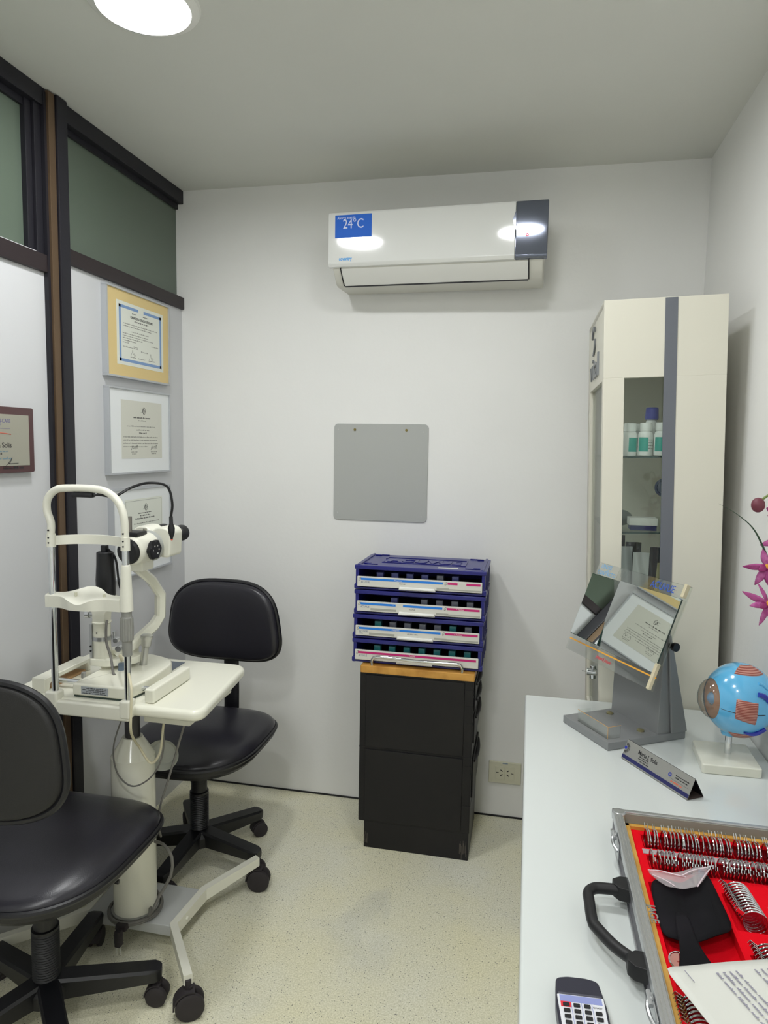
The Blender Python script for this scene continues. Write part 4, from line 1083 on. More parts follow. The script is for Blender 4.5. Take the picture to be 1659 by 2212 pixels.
mb = MB(); cb_(mb, wx1 - .002, wx1 + .030, CF - .0015, CF + .004, .02, CH - .002); mb.build('slate_stripe', M_stripe, t, label='slate grey vertical stripe')
SH = (1.440, 1.226, .81)
for z in SH:
    mb = MB(); cb_(mb, -CW + .02, CW - .02, CF + .03, CB - .02, z - .005, z, bev=.001); mb.build('glass_shelf', M_glass, t)
    mb = MB(); cb_(mb, -CW + .02, CW - .02, CF + .0275, CF + .03, z - .005, z); mb.build('shelf_edge', M_edge, t)
mb = MB()
for q in (-.03, .0): mb.lathe([(.0001, 0), (.02, 0), (.02, .004), (.012, .006)], 20, Wc @ Matrix.Translation((q, -.05, 1.692)))
mb.build('downlights', mat('dim_lens', '#4c4c5c', .3), t)
# side lettering
F = Wc @ frame((-CW - .001, -.02, 1.705), (0, -1, 0), (0, 0, 1)) 
mb = MB(); mb.text('vital', .098, F @ Matrix.Translation((-.158, -.026, 0)), 'LEFT', ext=.004, sx=1.70)
mb.tube([F @ Vector(q) for q in ((-.09, .103, .002), (-.07, .125, .002), (-.03, .132, .002), (-.005, .117, .002))], .0042, 6, 5)
mb.tube([F @ Vector(q) for q in ((-.005, .094, .002), (-.012, .072, .002), (-.04, .055, .002), (-.065, .050, .002))], .0032, 6, 5)
mb.build('side_lettering', mat('silver_letters', '#85888c', .35, metal=.5), t)
# lock
mb = MB(); q = Wc @ Vector((-CW, -.19, .803))
mb.cyl((q.x - .001, q.y, q.z), (q.x - .03, q.y, q.z), .011, n=20, bev=.001).cyl((q.x - .012, q.y, q.z - .02), (q.x - .012, q.y, q.z + .02), .009, n=18, bev=.002).cyl((q.x - .03, q.y, q.z), (q.x - .043, q.y, q.z + .001), .0012, n=8)
mb.build('lock', M_chrome, t)

def cw(x, y, z): return Wc @ Vector((x, y, z))
# contents: bottles on upper shelf
def bottle_proto(lab, loc, ang, wide=.0205):
    t = thing('solution_bottle', lab, 'bottle', loc, (0, 0, ang), group='white bottles on the upper glass shelf')
    return t
bt = thing('solution_bottle', 'white bottle with narrow teal label, leftmost of the front row in the cabinet', 'bottle', cw(-.078, -.175, 1.4405))
MB().lathe([(.019, 0), (.0205, .003), (.0205, .058), (.018, .066), (.0145, .069), (.0145, .072)], 28).build('body', M_bottle, bt, world=False)
MB().lathe([(.0165, .070), (.0168, .073), (.0168, .090), (.0155, .093), (.0001, .0935)], 28).build('cap', M_bottle, bt, world=False)
vs = []; fs = []
for k in range(9):
    a = math.radians(-165 + 75 * k / 8)
    for z in (.012, .052): vs.append((.0208 * math.cos(a), .0208 * math.sin(a), z))
fs = [[2 * k, 2 * k + 2, 2 * k + 3, 2 * k + 1] for k in range(8)]
MB().add(vs, fs).build('label', M_green, bt, world=False)
mb = MB()
for k in range(4):
    F = Matrix.Rotation(math.radians(-70), 4, 'Z') @ frame((.021, 0, 0), (0, 1, 0), (0, 0, 1))
    mb.words(-.008, .008, .020 + k * .008, .003, F)
mb.build('label_print', M_ink2, bt, world=False)
bt.rotation_euler = (0, 0, 1.1)
G_ = 'white bottles in the cabinet'
bt['group'] = G_
bt.scale = (1.0, 1.0, 1.0)
dup(bt, cw(-.035, -.175, 1.4405), (0, 0, .25), 'white bottle with wide teal label, middle of the front row in the cabinet')
dup(bt, cw(.008, -.175, 1.4405), (0, 0, .25), 'white bottle with teal label half hidden by the slate stripe')
dup(bt, cw(-.100, -.125, 1.4405), (0, 0, 1.3), 'white bottle standing behind, leftmost in the cabinet row')
dup(bt, cw(-.058, -.120, 1.4405), (0, 0, 1.3), 'white bottle behind the gap between the front-row bottles')
o = thing('solution_bottle', 'clear bottle with royal blue cap behind the white bottles', 'bottle', cw(-.012, -.120, 1.4405))
MB().lathe([(.022, 0), (.022, .085), (.014, .10), (.014, .106)], 24).build('body', M_bottle, o, world=False)
MB().lathe([(.0175, .104), (.019, .108), (.0175, .136), (.015, .139), (.0001, .139)], 24).build('cap', M_bblue, o, world=False)
# middle shelf
o = thing('product_box', 'small white carton over a navy one on the middle glass shelf', 'box', cw(-.036, -.165, 1.2265))
MB().box(-.036, .036, -.022, .022, 0, .014, .001).build('lower_carton', mat('navy_carton', '#1c2a5c', .5), o, world=False)
MB().box(-.040, .038, -.024, .024, .014, .036, .001).build('upper_carton', M_paper, o, world=False)
o = MB().sphere(cw(-.095, -.07, 1.2525), .045, .03, .026).build('lens_case', mat('grey_case', '#8a908e', .35)); tag(o, 'domed grey case behind the carton on the middle glass shelf', 'case')
o = thing('round_tin', 'small round dark tin standing on edge at the back of the cabinet', 'tin', cw(.035, -.10, 1.2265))
q = cw(.035, -.10, 1.2265 + .118)
MB().revolve((q.x, q.y, q.z), (-.3, -1, 0), [(.026, 0), (.028, .004), (.022, .006), (.020, .004), (.0001, .004)], 30).cyl((q.x, q.y, q.z - .118), (q.x, q.y, q.z - .02), .004).build('disc', mat('dark_blue_tin', '#4a5568', .3), o)
# pouches on the lowest shelf
random.seed(11)
specs = [(-.085, .03, '#20222a', .385), (-.072, -.04, '#c0c4c4', .36), (-.045, -.02, '#24242a', .37), (-.028, -.06, '#c3c6c2', .345), (-.005, -.05, '#22222a', .36), (.010, -.09, '#b5b088', .32), (.030, -.08, '#1c1c22', .36), (.055, -.11, '#bdb795', .29), (.06, .06, '#7f8c8c', .40)]
names = ['black pouch at the back left of the cabinet', 'silver pouch, leftmost of the front pouches', 'black pouch between the two silver pouches', 'narrow silver pouch next to the black one', 'thin black pouch left of the straw-coloured one', 'narrow straw-coloured ribbed pouch', 'broad shiny black pouch leaning right', 'wide straw-coloured pouch beside the slate stripe', 'pale blue-grey pouch standing tallest at the back']
for (x, y, col, hh), nm in zip(specs, names):
    z0 = .8115; q = cw(x - .012, y - .085, z0)
    wv = .045 if col != '#1c1c22' else .055
    n = 10; vs = []; fs = []
    for j in range(n + 1):
        v = j / n
        for i in range(9):
            u = i / 8 - .5; th = .010 * math.sin(PI * min(1, v * 1.1)) * math.cos(PI * u) + .0012
            xx = u * wv + .02 * v * (1 if x > -.02 else -.3); wob = .003 * math.sin(9 * v + 7 * u + x * 50)
            vs.append((q.x + xx, q.y - th + wob, q.z + hh * v)); 
        for i in range(9):
            u = i / 8 - .5; th = .010 * math.sin(PI * min(1, v * 1.1)) * math.cos(PI * u) + .0012
            xx = u * wv + .02 * v * (1 if x > -.02 else -.3); wob = .003 * math.sin(9 * v + 7 * u + x * 50)
            vs.append((q.x + xx, q.y + th + wob, q.z + hh * v))
    R_ = 18
    for j in range(n):
        for i in range(8):
            fs.append([j * R_ + i, j * R_ + i + 1, (j + 1) * R_ + i + 1, (j + 1) * R_ + i]); fs.append([j * R_ + 9 + i + 1, j * R_ + 9 + i, (j + 1) * R_ + 9 + i, (j + 1) * R_ + 9 + i + 1])
        fs.append([j * R_, (j + 1) * R_, (j + 1) * R_ + 9, j * R_ + 9]); fs.append([j * R_ + 8, j * R_ + 17, (j + 1) * R_ + 17, (j + 1) * R_ + 8])
    fs.append([i for i in range(9)][::-1] + [9 + i for i in range(9)])
    o = MB().add(vs, fs).build('pouch', mat('pouch_' + col[1:], col, .16, coat=.6)); tag(o, nm, 'pouch', 'pouches on the lowest glass shelf')
# blue mask below the lowest shelf
vs = []; fs = []
for j in range(13):
    v = j / 12
    for i in range(5):
        u = i / 4; p = cw(-.072 + u * .038 + v * .012, -.19 + .004 * math.cos(j * PI), .800 - v * (.05 + .05 * u)); vs.append(p[:])
for j in range(12):
    for i in range(4): fs.append([j * 5 + i, j * 5 + i + 1, (j + 1) * 5 + i + 1, (j + 1) * 5 + i])
o = MB().add(vs, fs).build('face_mask', M_mask)
sm = o.modifiers.new('solid', 'SOLIDIFY'); sm.thickness = .0015
tag(o, 'pale blue pleated face mask low behind the cabinet glass', 'face mask')

# ------------------------------------------------------------------ fitting mirror stand
t = thing('mirror_stand', 'silver-grey tabletop stand holding an angled two-leaf mirror on the counter', 'mirror stand', (.25, 1.77, CT))
Rv = Vector((.53, -.848, 0)).normalized(); Bk = Vector((.848, .53, 0)).normalized()
o0 = Vector((.111, 1.822, CT))
Fb = Matrix((Rv, Bk, Vector((0, 0, 1)))).transposed().to_4x4(); Fb.translation = o0       # x along front edge, y backwards
def lb(*p): return Fb @ Vector(p)
WB = .183
MB().box(0, WB, 0, .235, .0005, .020, .002, 2, Fb).build('base', M_stand, t)
mtp = Matrix(((0, 0, 1, 0), (1, 0, 0, 0), (0, 1, 0, 0), (0, 0, 0, 1)))
MB().prism([(.150, .018), (.190, .018), (.232, .022), (.168, .268), (.155, .268), (.156, .24)], .004, WB - .004, .002, 2, Fb @ mtp).build('riser', M_stand, t)
MB().prism([(.188, .0195), (.236, .0195), (.236, .024), (.170, .270), (.163, .270)], WB - .003, WB + .003, .001, 1, Fb @ mtp).prism([(.188, .0195), (.236, .0195), (.236, .024), (.170, .270), (.163, .270)], -.003, .003, .001, 1, Fb @ mtp).build('riser_cheeks', M_stand, t)
for xx in (.030, WB - .035): MB().lathe([(.009, 0), (.009, .003), (.005, .005), (.0001, .005)], 16, Fb @ Matrix.Translation((xx, .125, .020))).build('rubber_stud', mat('brass_stud', '#8f8a66', .3, metal=.5), t)
# leaflet tray in clear acrylic
mb = MB().box(.045, .165, .012, .0135, .020, .050, mtx=Fb).box(.045, .0465, .0135, .050, .020, .050, mtx=Fb).box(.1635, .165, .0135, .050, .020, .050, mtx=Fb)
mb.build('leaflet_holder', M_acr, t)
mb = MB().tube([lb(.045, .0128, .0503), lb(.165, .0128, .0503)], .0007, 5, 1).tube([lb(.165, .0128, .0503), lb(.165, .05, .0503)], .0006, 5, 1).tube([lb(.165, .0122, .021), lb(.165, .0122, .05)], .0006, 5, 1)
mb.build('leaflet_holder_edge', mat('amber_line', '#c79a58', .3), t)
# mirror assembly
P0 = Vector((.247, 1.770, 1.022)); Ru = Vector((.50044434, -.86576871, 0)); Uu = Vector((.32432267, .18746975, .92718385))
Fm = frame(P0, Ru, Uu)
def ml(*p): return Fm @ Vector(p)
MB().box(-.19, .160, -.118, .135, -.0045, -.0015, .0006, 1, Fm).build('acrylic_sheet', M_acr, t)
mb = MB().box(-.074, .148, -.079, .102, -.0013, .0030, .0004, 1, Fm); mg = mb.build('mirror_glass', M_edge, t)
MB().box(-.0735, .1475, -.0785, .1015, .0031, .0033, 0, 1, Fm).build('mirror_face', M_mirror, mg)
# left leaf, swung on the shared edge
n2 = Vector((-.622, -.612, .488)).normalized()
LC = [Vector(q) for q in ((.1233, 1.8749, .9659), (.1852, 1.8038, .9555), (.2443, 1.8688, 1.1124), (.1791, 1.9396, 1.1181))]
F2 = frame(LC[0], LC[1] - LC[0], LC[3] - LC[0])
if (F2.to_3x3() @ Vector((0, 0, 1))).dot(n2) < 0: print('leaf flipped')
lp2 = [tuple((F2.inverted() @ q)[:2]) for q in LC]
mg2 = MB().prism(lp2, -.004, 0, .0004, 1, F2).build('mirror_glass', M_edge, t)
cxy = [sum(p[k] for p in lp2) / 4 for k in (0, 1)]
MB().prism([(cxy[0] + (p[0] - cxy[0]) * .985, cxy[1] + (p[1] - cxy[1]) * .985) for p in lp2], .0001, .0003, 0, 1, F2).build('mirror_face', M_mirror, mg2)
MB().box(.148, .159, -.06, .135, -.005, .010, .002, 1, Fm).build('side_clip', M_acr, t)
M_aged = mat('aged_acrylic', '#cfc6a8', .2)
MB().box(.1485, .157, .105, .137, .0, .012, .001, 1, Fm).build('clip_end', M_aged, t)
MB().box(.146, .155, -.118, -.055, -.004, .008, .002, 1, Fm).build('clip_end', M_aged, t)
MB().box(-.186, .158, -.089, -.0855, -.0012, .0002, 0, 1, Fm).build('amber_strip', M_orange, t)
MB().tube([ml(-.085, .09, .002), ml(-.084, .12, .004), ml(-.080, .135, .004)], .0045, 8, 3).build('clip_roll', M_acr, t)
mb = MB(); mb.text('ACUVUE', .026, Fm @ Matrix.Translation((.030, .1095, -.0013)), 'LEFT', ext=.0001, sx=.82); mb.build('brand_lettering', mat('cobalt_lettering', '#2a56b8', .4), t)
mb = MB(); mb.text('LENTES', .0155, Fm @ Matrix.Translation((-.150, .1215, -.0013)), 'CENTER', ext=.0001, sx=.85); mb.text('de', .009, Fm @ Matrix.Translation((-.140, .1145, -.0013)), 'CENTER', ext=.0001)
mb.text('CONTACTO', .0155, Fm @ Matrix.Translation((-.142, .1035, -.0013)), 'CENTER', ext=.0001, sx=.85); mb.build('blue_lettering', mat('sky_lettering', '#5aa8e0', .4), t)
mb = MB(); mb.text('Johnson & Johnson', .0125, Fm @ Matrix.Translation((-.060, -.106, -.0013)), 'LEFT', ext=.0001, shear=.35, sx=.62, bold=.0002); mb.build('red_lettering', mat('red_lettering', '#cc3040', .4), t)
# bracket from riser to sheet
q1 = lb(WB * .5, .158, .25); q2 = ml(-.01, -.01, -.005)
MB().cyl(q1, q2, .008, n=14).build('bracket', M_stand, t)
mb = MB().cyl(lb(WB + .001, .170, .245), lb(WB + .013, .170, .245), .008, n=18, bev=.001).cyl(lb(WB + .012, .170, .245), lb(WB + .022, .170, .245), .011, n=18, bev=.002); mb.build('tilt_knob', M_black, t)
q3 = lb(WB * .98, .165, .245); 

# ------------------------------------------------------------------ eye model
t = thing('eye_model', 'large blue anatomical eye model on a chrome post and cream marble block', 'eye model', (.472, 1.672, CT))
MB().prism(rpoly([(.402, 1.600), (.528, 1.603), (.532, 1.738), (.410, 1.735)], .008), CT, CT + .022, .003, 3).build('marble_base', M_marble, t)
MB().cyl((.474, 1.675, CT + .02), (.474, 1.675, CT + .075), .0075, n=24).build('post', M_chrome, t)
MB().cyl((.474, 1.675, CT + .068), (.474, 1.675, CT + .080), .017, .020).build('post_socket', M_eye, t)
EC = Vector((.4925, 1.680, .888)); RX, RY, RZ = .0775, .073, .0845
AX = Vector((-1, -.22, .02)).normalized()     # towards the cornea
Re = AX.to_track_quat('X', 'Z').to_matrix().to_4x4()
Fe = Matrix.Translation(EC) @ Re
def eye_pt(lon, lat, k=1.0):    # lon around z from cornea axis
    return Fe @ Vector((RX * k * math.cos(lat) * math.cos(lon), RY * k * math.cos(lat) * math.sin(lon), RZ * k * math.sin(lat)))
cut = .58
n = 48; vs = []; fs = []; rows = 30
for j in range(rows + 1):
    th = cut + (PI - cut) * j / rows
    for i in range(n):
        a = 2 * PI * i / n; vs.append(Fe @ Vector((RX * math.cos(th), RY * math.sin(th) * math.cos(a), RZ * math.sin(th) * math.sin(a))))
for j in range(rows):
    for i in range(n): l = (i + 1) % n; fs.append([j * n + i, j * n + l, (j + 1) * n + l, (j + 1) * n + i])
MB().add(vs, fs).build('eyeball', M_eye, t)
xr = RX * math.cos(cut); rr_ = RY * math.sin(cut); rz_ = RZ * math.sin(cut)
mb = MB().lathe([(rr_ * .995, xr - .003), (rr_ * .8, xr - .004), (rr_ * .5, xr - .001), (rr_ * .34, xr)], 36, Fe @ Matrix.Rotation(PI / 2, 4, 'Y') @ Matrix.Diagonal((rz_ / rr_, 1, 1, 1)), cap=False); mb.build('iris', M_iris, t)
MB().lathe([(rr_ * .40, xr - .008), (rr_ * .28, xr + .004), (rr_ * .10, xr + .009), (.0001, xr + .010)], 30, Fe @ Matrix.Rotation(PI / 2, 4, 'Y'), cap=False).build('lens', M_pupil, t)
MB().lathe([(rr_ * 1.0, xr - .001), (rr_ * .93, xr + .009), (rr_ * .75, xr + .018), (rr_ * .45, xr + .025), (rr_ * .15, xr + .028), (.0001, xr + .0285)], 36, Fe @ Matrix.Rotation(PI / 2, 4, 'Y') @ Matrix.Diagonal((rz_ / rr_, 1, 1, 1)), cap=False).build('cornea', M_cornea, t)
def patch(lon0, lon1, lat0, lat1, k, skew=0, taper=0, n1=14, n2=18, ridge=.0):
    vs = []; fs = []
    for j in range(n1 + 1):
        for i in range(n2 + 1):
            u = i / n2; v = j / n1; la = lat0 + (lat1 - lat0) * v; la = (la - (lat0 + lat1) / 2) * (1 - taper * (1 - u)) + (lat0 + lat1) / 2 + skew * u
            lo = lon0 + (lon1 - lon0) * u
            e_ = min(u, 1 - u, v, 1 - v); kk = 1 + (k - 1) * min(1, e_ * 8) ** .5 + ridge * (j % 2)
            vs.append(eye_pt(lo, la, kk))
    for j in range(n1):
        for i in range(n2): fs.append([j * (n2 + 1) + i, j * (n2 + 1) + i + 1, (j + 1) * (n2 + 1) + i + 1, (j + 1) * (n2 + 1) + i])
    return MB().add(vs, fs)
# longitude: 0 = cornea; camera side is +/-; found from the camera direction
camdir = (Re.inverted() @ (Vector((0, 0, CZ)) - EC).normalized())
lonc = math.atan2(camdir.y, camdir.x)
sg = 1 if lonc > 0 else -1
patch(sg * 1.02, sg * 1.62, -.32, .30, 1.035, skew=-.10, taper=.12, ridge=.004).build('side_muscle', M_muscle, t)
patch(sg * .75, sg * 2.5, .95, 1.40, 1.035, ridge=.004).build('upper_muscle', M_muscle, t)
patch(sg * .75, sg * 2.2, -1.35, -.88, 1.03, ridge=.004).build('lower_muscle', M_muscle, t)
MB().tube([eye_pt(sg * lo, la, 1.035) for lo, la in ((1.62, .42), (1.78, .38), (1.92, .28), (2.1, .12))], [.0055, .006, .006, .005], 8, 5).build('vein', M_vein, t)
MB().tube([eye_pt(sg * lo, la, 1.03) for lo, la in ((1.35, -.72), (1.6, -.78), (1.85, -.74), (2.1, -.58))], [.002, .004, .005, .005], 8, 5).build('vein', M_vein, t)
MB().tube([eye_pt(sg * lo, la, 1.0) for lo, la in ((.62, -.10), (1.0, -.12), (1.4, -.12), (1.8, -.12), (2.4, -.12))], .0009, 6, 5).build('seam', M_ink, t)
MB().tube([eye_pt(sg * lo, la, .99) for lo, la in ((1.75, .72), (1.9, .68), (2.0, .58), (2.15, .52))], .004, 8, 5).build('raised_vessel', M_eye, t)

# ------------------------------------------------------------------ triangular name plate
t = thing('name_plate', 'folded triangular silver desk name plate with navy stripe on the counter', 'name plate', (.29, 1.55, CT))
A0 = Vector((.2352, 1.636, CT + .0012)); A1 = Vector((.3440, 1.463, CT + .0012))
ed = (A1 - A0).normalized(); nb = Vector((-ed.y, ed.x, 0)); 
if nb.x < 0: nb = -nb
H_ = .042; wd = .042
Ttop0 = A0 + nb * .018 + Vector((0, 0, H_)); Ttop1 = A1 + nb * .018 + Vector((0, 0, H_))
def slab(a, b_, c_, d_, th):
    n_ = (b_ - a).cross(d_ - a).normalized() * th
    return MB().add([a, b_, c_, d_, a + n_, b_ + n_, c_ + n_, d_ + n_], [[0, 1, 2, 3], [7, 6, 5, 4], [0, 4, 5, 1], [1, 5, 6, 2], [2, 6, 7, 3], [3, 7, 4, 0]], False)
slab(A0, A1, Ttop1, Ttop0, .0009).build('front_face', M_brass if 0 else mat('brushed_silver', '#a3a39e', .38, metal=.45), t)
B0 = A0 + nb * wd; B1 = A1 + nb * wd
slab(Ttop0, Ttop1, B1, B0, .0009).build('back_face', M_black, t)
slab(A0, A1, B1, B0, .0008).build('bottom_face', mat('brown_card', '#4a403c', .6), t)
Lp = (A1 - A0).length; Fn = frame(A0, ed, (Ttop0 - A0)); ht = (Ttop0 - A0).length
q = Fn @ Vector((0, 0, 1)) - Fn @ Vector((0, 0, 0))
if q.dot(Vector((-.5, -1, .5))) < 0: print('nameplate frame flipped')
Gn = Fn @ Matrix.Translation((0, 0, .0011))
mb = MB().box(0, Lp, .003, .011, 0, .0003, mtx=Gn); mb.build('navy_stripe', mat('navy_print', '#23265c', .4), t)
mb = MB(); mb.text('Maria J. Solis', .0125, Gn @ Matrix.Translation((.042, .0285, 0)), 'LEFT', sx=.95, bold=.0002)
mb.words(.050, .078, .0235, .003, Gn); mb.words(.048, .078, .019, .003, Gn); mb.words(.055, .082, .0145, .003, Gn)
mb.build('name_lettering', M_ink, t); mb = MB(); mb.words(.158, .195, .0305, .003, Gn); mb.words(.158, .195, .0255, .003, Gn); mb.box(.148, .198, .0205, .0208, 0, .0002, mtx=Gn)
mb.build('black_print', M_ink, t); mb = MB()
for k in range(13):
    a = -PI / 2 + PI * k / 12
    mb.tube([Gn @ Vector((.003 + .006 * math.cos(a), .027 + .006 * math.sin(a), .0002)), Gn @ Vector((.003 + .0125 * math.cos(a), .027 + .0125 * math.sin(a), .0002))], .0006, 4, 1)
mb.build('sunburst_mark', M_ink, t)
mb = MB(); mb.words(.150, .185, .0145, .0045, Gn, wmax=.02); mb.build('orange_print', mat('orange_print', '#dd6a4a', .5), t)
mb = MB().lathe([(.0001, 0), (.004, 0)], 16, Gn @ Matrix.Translation((.003, .027, .0003)), cap=False).lathe([(.002, 0), (.0045, 0)], 16, Gn @ Matrix.Translation((.143, .027, .0003)), cap=False); mb.build('round_emblem', M_inkb, t)

# ------------------------------------------------------------------ trial lens case
KX0, KX1, KY0, KY1 = .1755, .566, .70, 1.304
KT = .785
t = thing('trial_lens_case', 'open aluminium-edged case of optical trial lenses with red felt tray', 'case', (.37, 1.0, CT))
MB().box(KX0 + .004, KX1 - .004, KY0 + .004, KY1 - .004, CT, CT + .006, .002).box(KX0 + .002, KX0 + .008, KY0 + .004, KY1 - .004, CT + .002, KT - .006).box(KX1 - .008, KX1 - .002, KY0 + .004, KY1 - .004, CT + .002, KT - .006).box(KX0 + .004, KX1 - .004, KY1 - .008, KY1 - .002, CT + .002, KT - .006).box(KX0 + .004, KX1 - .004, KY0 + .002, KY0 + .008, CT + .002, KT - .006).build('shell', mat('dark_grey_shell', '#5a5960', .5), t)
rimw = .016
mb = MB().box(KX0, KX0 + rimw, KY0, KY1, KT - .014, KT, .002).box(KX1 - rimw, KX1, KY0, KY1, KT - .014, KT, .002).box(KX0, KX1, KY1 - .010, KY1, KT - .014, KT, .002).box(KX0, KX1, KY0, KY0 + .010, KT - .014, KT, .002)
mb.box(KX0 - .001, KX0 + .003, KY0, KY1, CT + .001, CT + .007, .001)
mb.lathe([(.0001, -.015), (.012, -.014), (.0125, -.002), (.010, .001), (.0001, .0012)], 20, Matrix.Translation((KX0 + .011, KY1 - .011, KT)))
mb.build('aluminium_rim', M_alu, t)
mb = MB()
for q in (.005, .010): mb.box(KX0 + q, KX0 + q + .001, KY0 + .012, KY1 - .02, KT - .0002, KT + .0003)
mb.build('rim_grooves', M_grey, t)
MB().box(KX0 + rimw, KX0 + rimw + .002, KY0 + .01, KY1 - .01, CT + .02, KT - .003).box(KX0 + rimw, KX1 - rimw, KY1 - .0125, KY1 - .010, CT + .02, KT - .003).build('lining', mat('grey_lining', '#8b8a80', .6), t)
wz = .7655
ix0, ix1, iy0, iy1 = KX0 + rimw + .002, KX1 - rimw, KY0 + .01, KY1 - .0125
mb = MB().box(ix0, ix0 + .012, iy0, iy1, wz - .02, wz, .001).box(ix1 - .012, ix1, iy0, iy1, wz - .02, wz, .001).box(ix0, ix1, iy1 - .010, iy1, wz - .02, wz, .001).box(ix0, ix1, iy0, iy0 + .01, wz - .02, wz, .001)
mb.build('wooden_tray_frame', M_tray, t, label='yellow wooden tray frame')
TZ = .759
# red felt tray with wells
wells = [(.222, .548, 1.225, 1.268), (.222, .548, 1.160, 1.203), (.213, .316, .90, 1.125), (.322, .366, 1.035, 1.122), (.325, .372, .92, .985), (.214, .240, .72, .88)]
xs = sorted({ix0 + .012, ix1 - .012} | {w for a in wells for w in a[:2]}); ys = sorted({iy0 + .01, iy1 - .010} | {w for a in wells for w in a[2:]})
mb = MB()
for i in range(len(xs) - 1):
    for j in range(len(ys) - 1):
        cx_, cy_ = (xs[i] + xs[i + 1]) / 2, (ys[j] + ys[j + 1]) / 2
        if not any(a[0] < cx_ < a[1] and a[2] < cy_ < a[3] for a in wells): mb.box(xs[i], xs[i + 1], ys[j], ys[j + 1], TZ - .018, TZ)
mb.box(ix0 + .012, ix1 - .012, iy0 + .01, iy1 - .01, CT + .006, TZ - .015)
for a in wells[:2]:
    k = a[0] + .003
    while k < a[1]: mb.box(k, k + .0016, a[2], a[3], TZ - .016, TZ - .006); k += .0057
mb.build('felt_tray', M_red, t, label='red felt tray')
MB().box(.218, .548, 1.2065, 1.2205, TZ + .0002, TZ + .0008).box(.383, .391, 1.03, 1.10, TZ + .0002, TZ + .0008, mtx=None).build('label_strip', clear('strip_film', (.85, .82, .84, 1), .4, .15, .35, (.75, .72, .74, 1)), t)
mb = MB(); mb.text('JAGE', .016, frame((.2005, 1.055, wz + .0004), (.0, -1, 0), (1, 0, 0)), 'LEFT', sx=1.2, bold=.0003)
# two catches and the handle on the left side
mb.build('stamp', M_ink2, t)
for yy in (1.215, .845):
    MB().box(KX0 - .003, KX0 - .0005, yy - .035, yy + .012, CT + .018, KT - .004, .001).tube([(KX0 - .003, yy, KT - .002), (KX0 - .009, yy - .004, KT - .008), (KX0 - .008, yy - .02, KT - .012), (KX0 - .003, yy - .03, KT - .016)], .003, 8, 4).tube([(KX0 - .006, yy - .012, KT - .004), (KX0 - .006, yy + .012, KT - .004)], .003, 8, 1).build('catch', M_alu, t)
hz = .766
for yy in (1.085, .918):
    MB().prism([(KX0 + .002, yy + .018), (KX0 + .002, yy - .018), (KX0 - .014, yy - .014), (KX0 - .022, yy - .004), (KX0 - .022, yy + .010), (KX0 - .010, yy + .018)], hz - .012, hz + .010, .002, 2).build('handle_mount', M_blackm, t)
hp = [(KX0 - .012, 1.080, hz), (KX0 - .030, 1.080, hz), (KX0 - .050, 1.078, hz - .001), (KX0 - .0605, 1.066, hz - .002), (KX0 - .061, 1.045, hz - .002), (KX0 - .060, 1.000, hz - .002), (KX0 - .054, .984, hz - .002), (KX0 - .035, .952, hz - .001), (KX0 - .010, .926, hz)]
MB().tube(hp, .0085, 12, 4).build('handle', M_blackm, t, label='black plastic carrying handle')

# trial lenses
def lens_mesh():
    """ring in the YZ plane (normal X), tab pointing +Y/up"""
    ring = MB().tube([(0, .0175 * math.cos(a), .0175 * math.sin(a)) for a in [2 * PI * k / 28 for k in range(28)]], .0013, 8, 1, True)
    ring.box(-.0006, .0006, .017, .030, -.003, .003, .0002, 1, Matrix.Rotation(math.radians(32), 4, 'X'))
    return ring
M_lensg = clear('lens_glass', (.93, .93, .95, 1), .35, .02)
first = None
def lens(loc, rot, label, group):
    global first
    if first is None:
        first = thing('trial_lens', label, 'trial lens', (0, 0, 0), group=group)
        lens_mesh().build('rim', M_chrome, first, world=False)
        MB().lathe([(.0001, -.0006), (.0165, -.0005), (.0165, .0005), (.0001, .0006)], 24, Matrix.Rotation(PI / 2, 4, 'Y'), cap=False).build('glass', M_lensg, first, world=False)
        first.location = loc; first.rotation_euler = rot; o = first
    else: o = dup(first, loc, rot, label, group)
    return o
random.seed(5)
for k in range(44):
    x = .2285 + k * .0057 + random.uniform(-.0008, .0008)
    if k in (4, 17, 25, 33): continue
    lens((x, 1.2465, .7625), (random.uniform(-.05, .05), random.uniform(-.12, .06), random.uniform(-.05, .05)), 'round chrome-rimmed trial lens upright in the far row of the case', 'trial lenses in the far row')
for k in range(44):
    x = .2275 + k * .0057 + random.uniform(-.0008, .0008)
    if k in (1, 7, 18, 27, 35): continue
    lens((x, 1.1825, .7625), (random.uniform(-.05, .05) + PI * 0, random.uniform(-.12, .06), PI + random.uniform(-.05, .05)), 'round chrome-rimmed trial lens upright in the second row of the case', 'trial lenses in the second row')
for k in range(12):
    lens((.343 + .0006 * k, 1.116 - k * .0062, .7660), (0, 0, PI / 2 - .12), 'chrome-rimmed trial lens in the stack right of the black pouch', 'trial lenses in the stack beside the pouch')
for k in range(9):
    lens((.346 + .0006 * k, .978 - k * .0062, .7660), (0, 0, PI / 2 - .12), 'chrome-rimmed trial lens in the nearer stack by the paper edge', 'trial lenses in the stack by the paper')
for k in range(8):
    lens((.227, .865 - k * .0065, .7625), (0, 0, PI / 2), 'chrome-rimmed trial lens in the left column under the printed sheet', 'trial lenses under the paper')

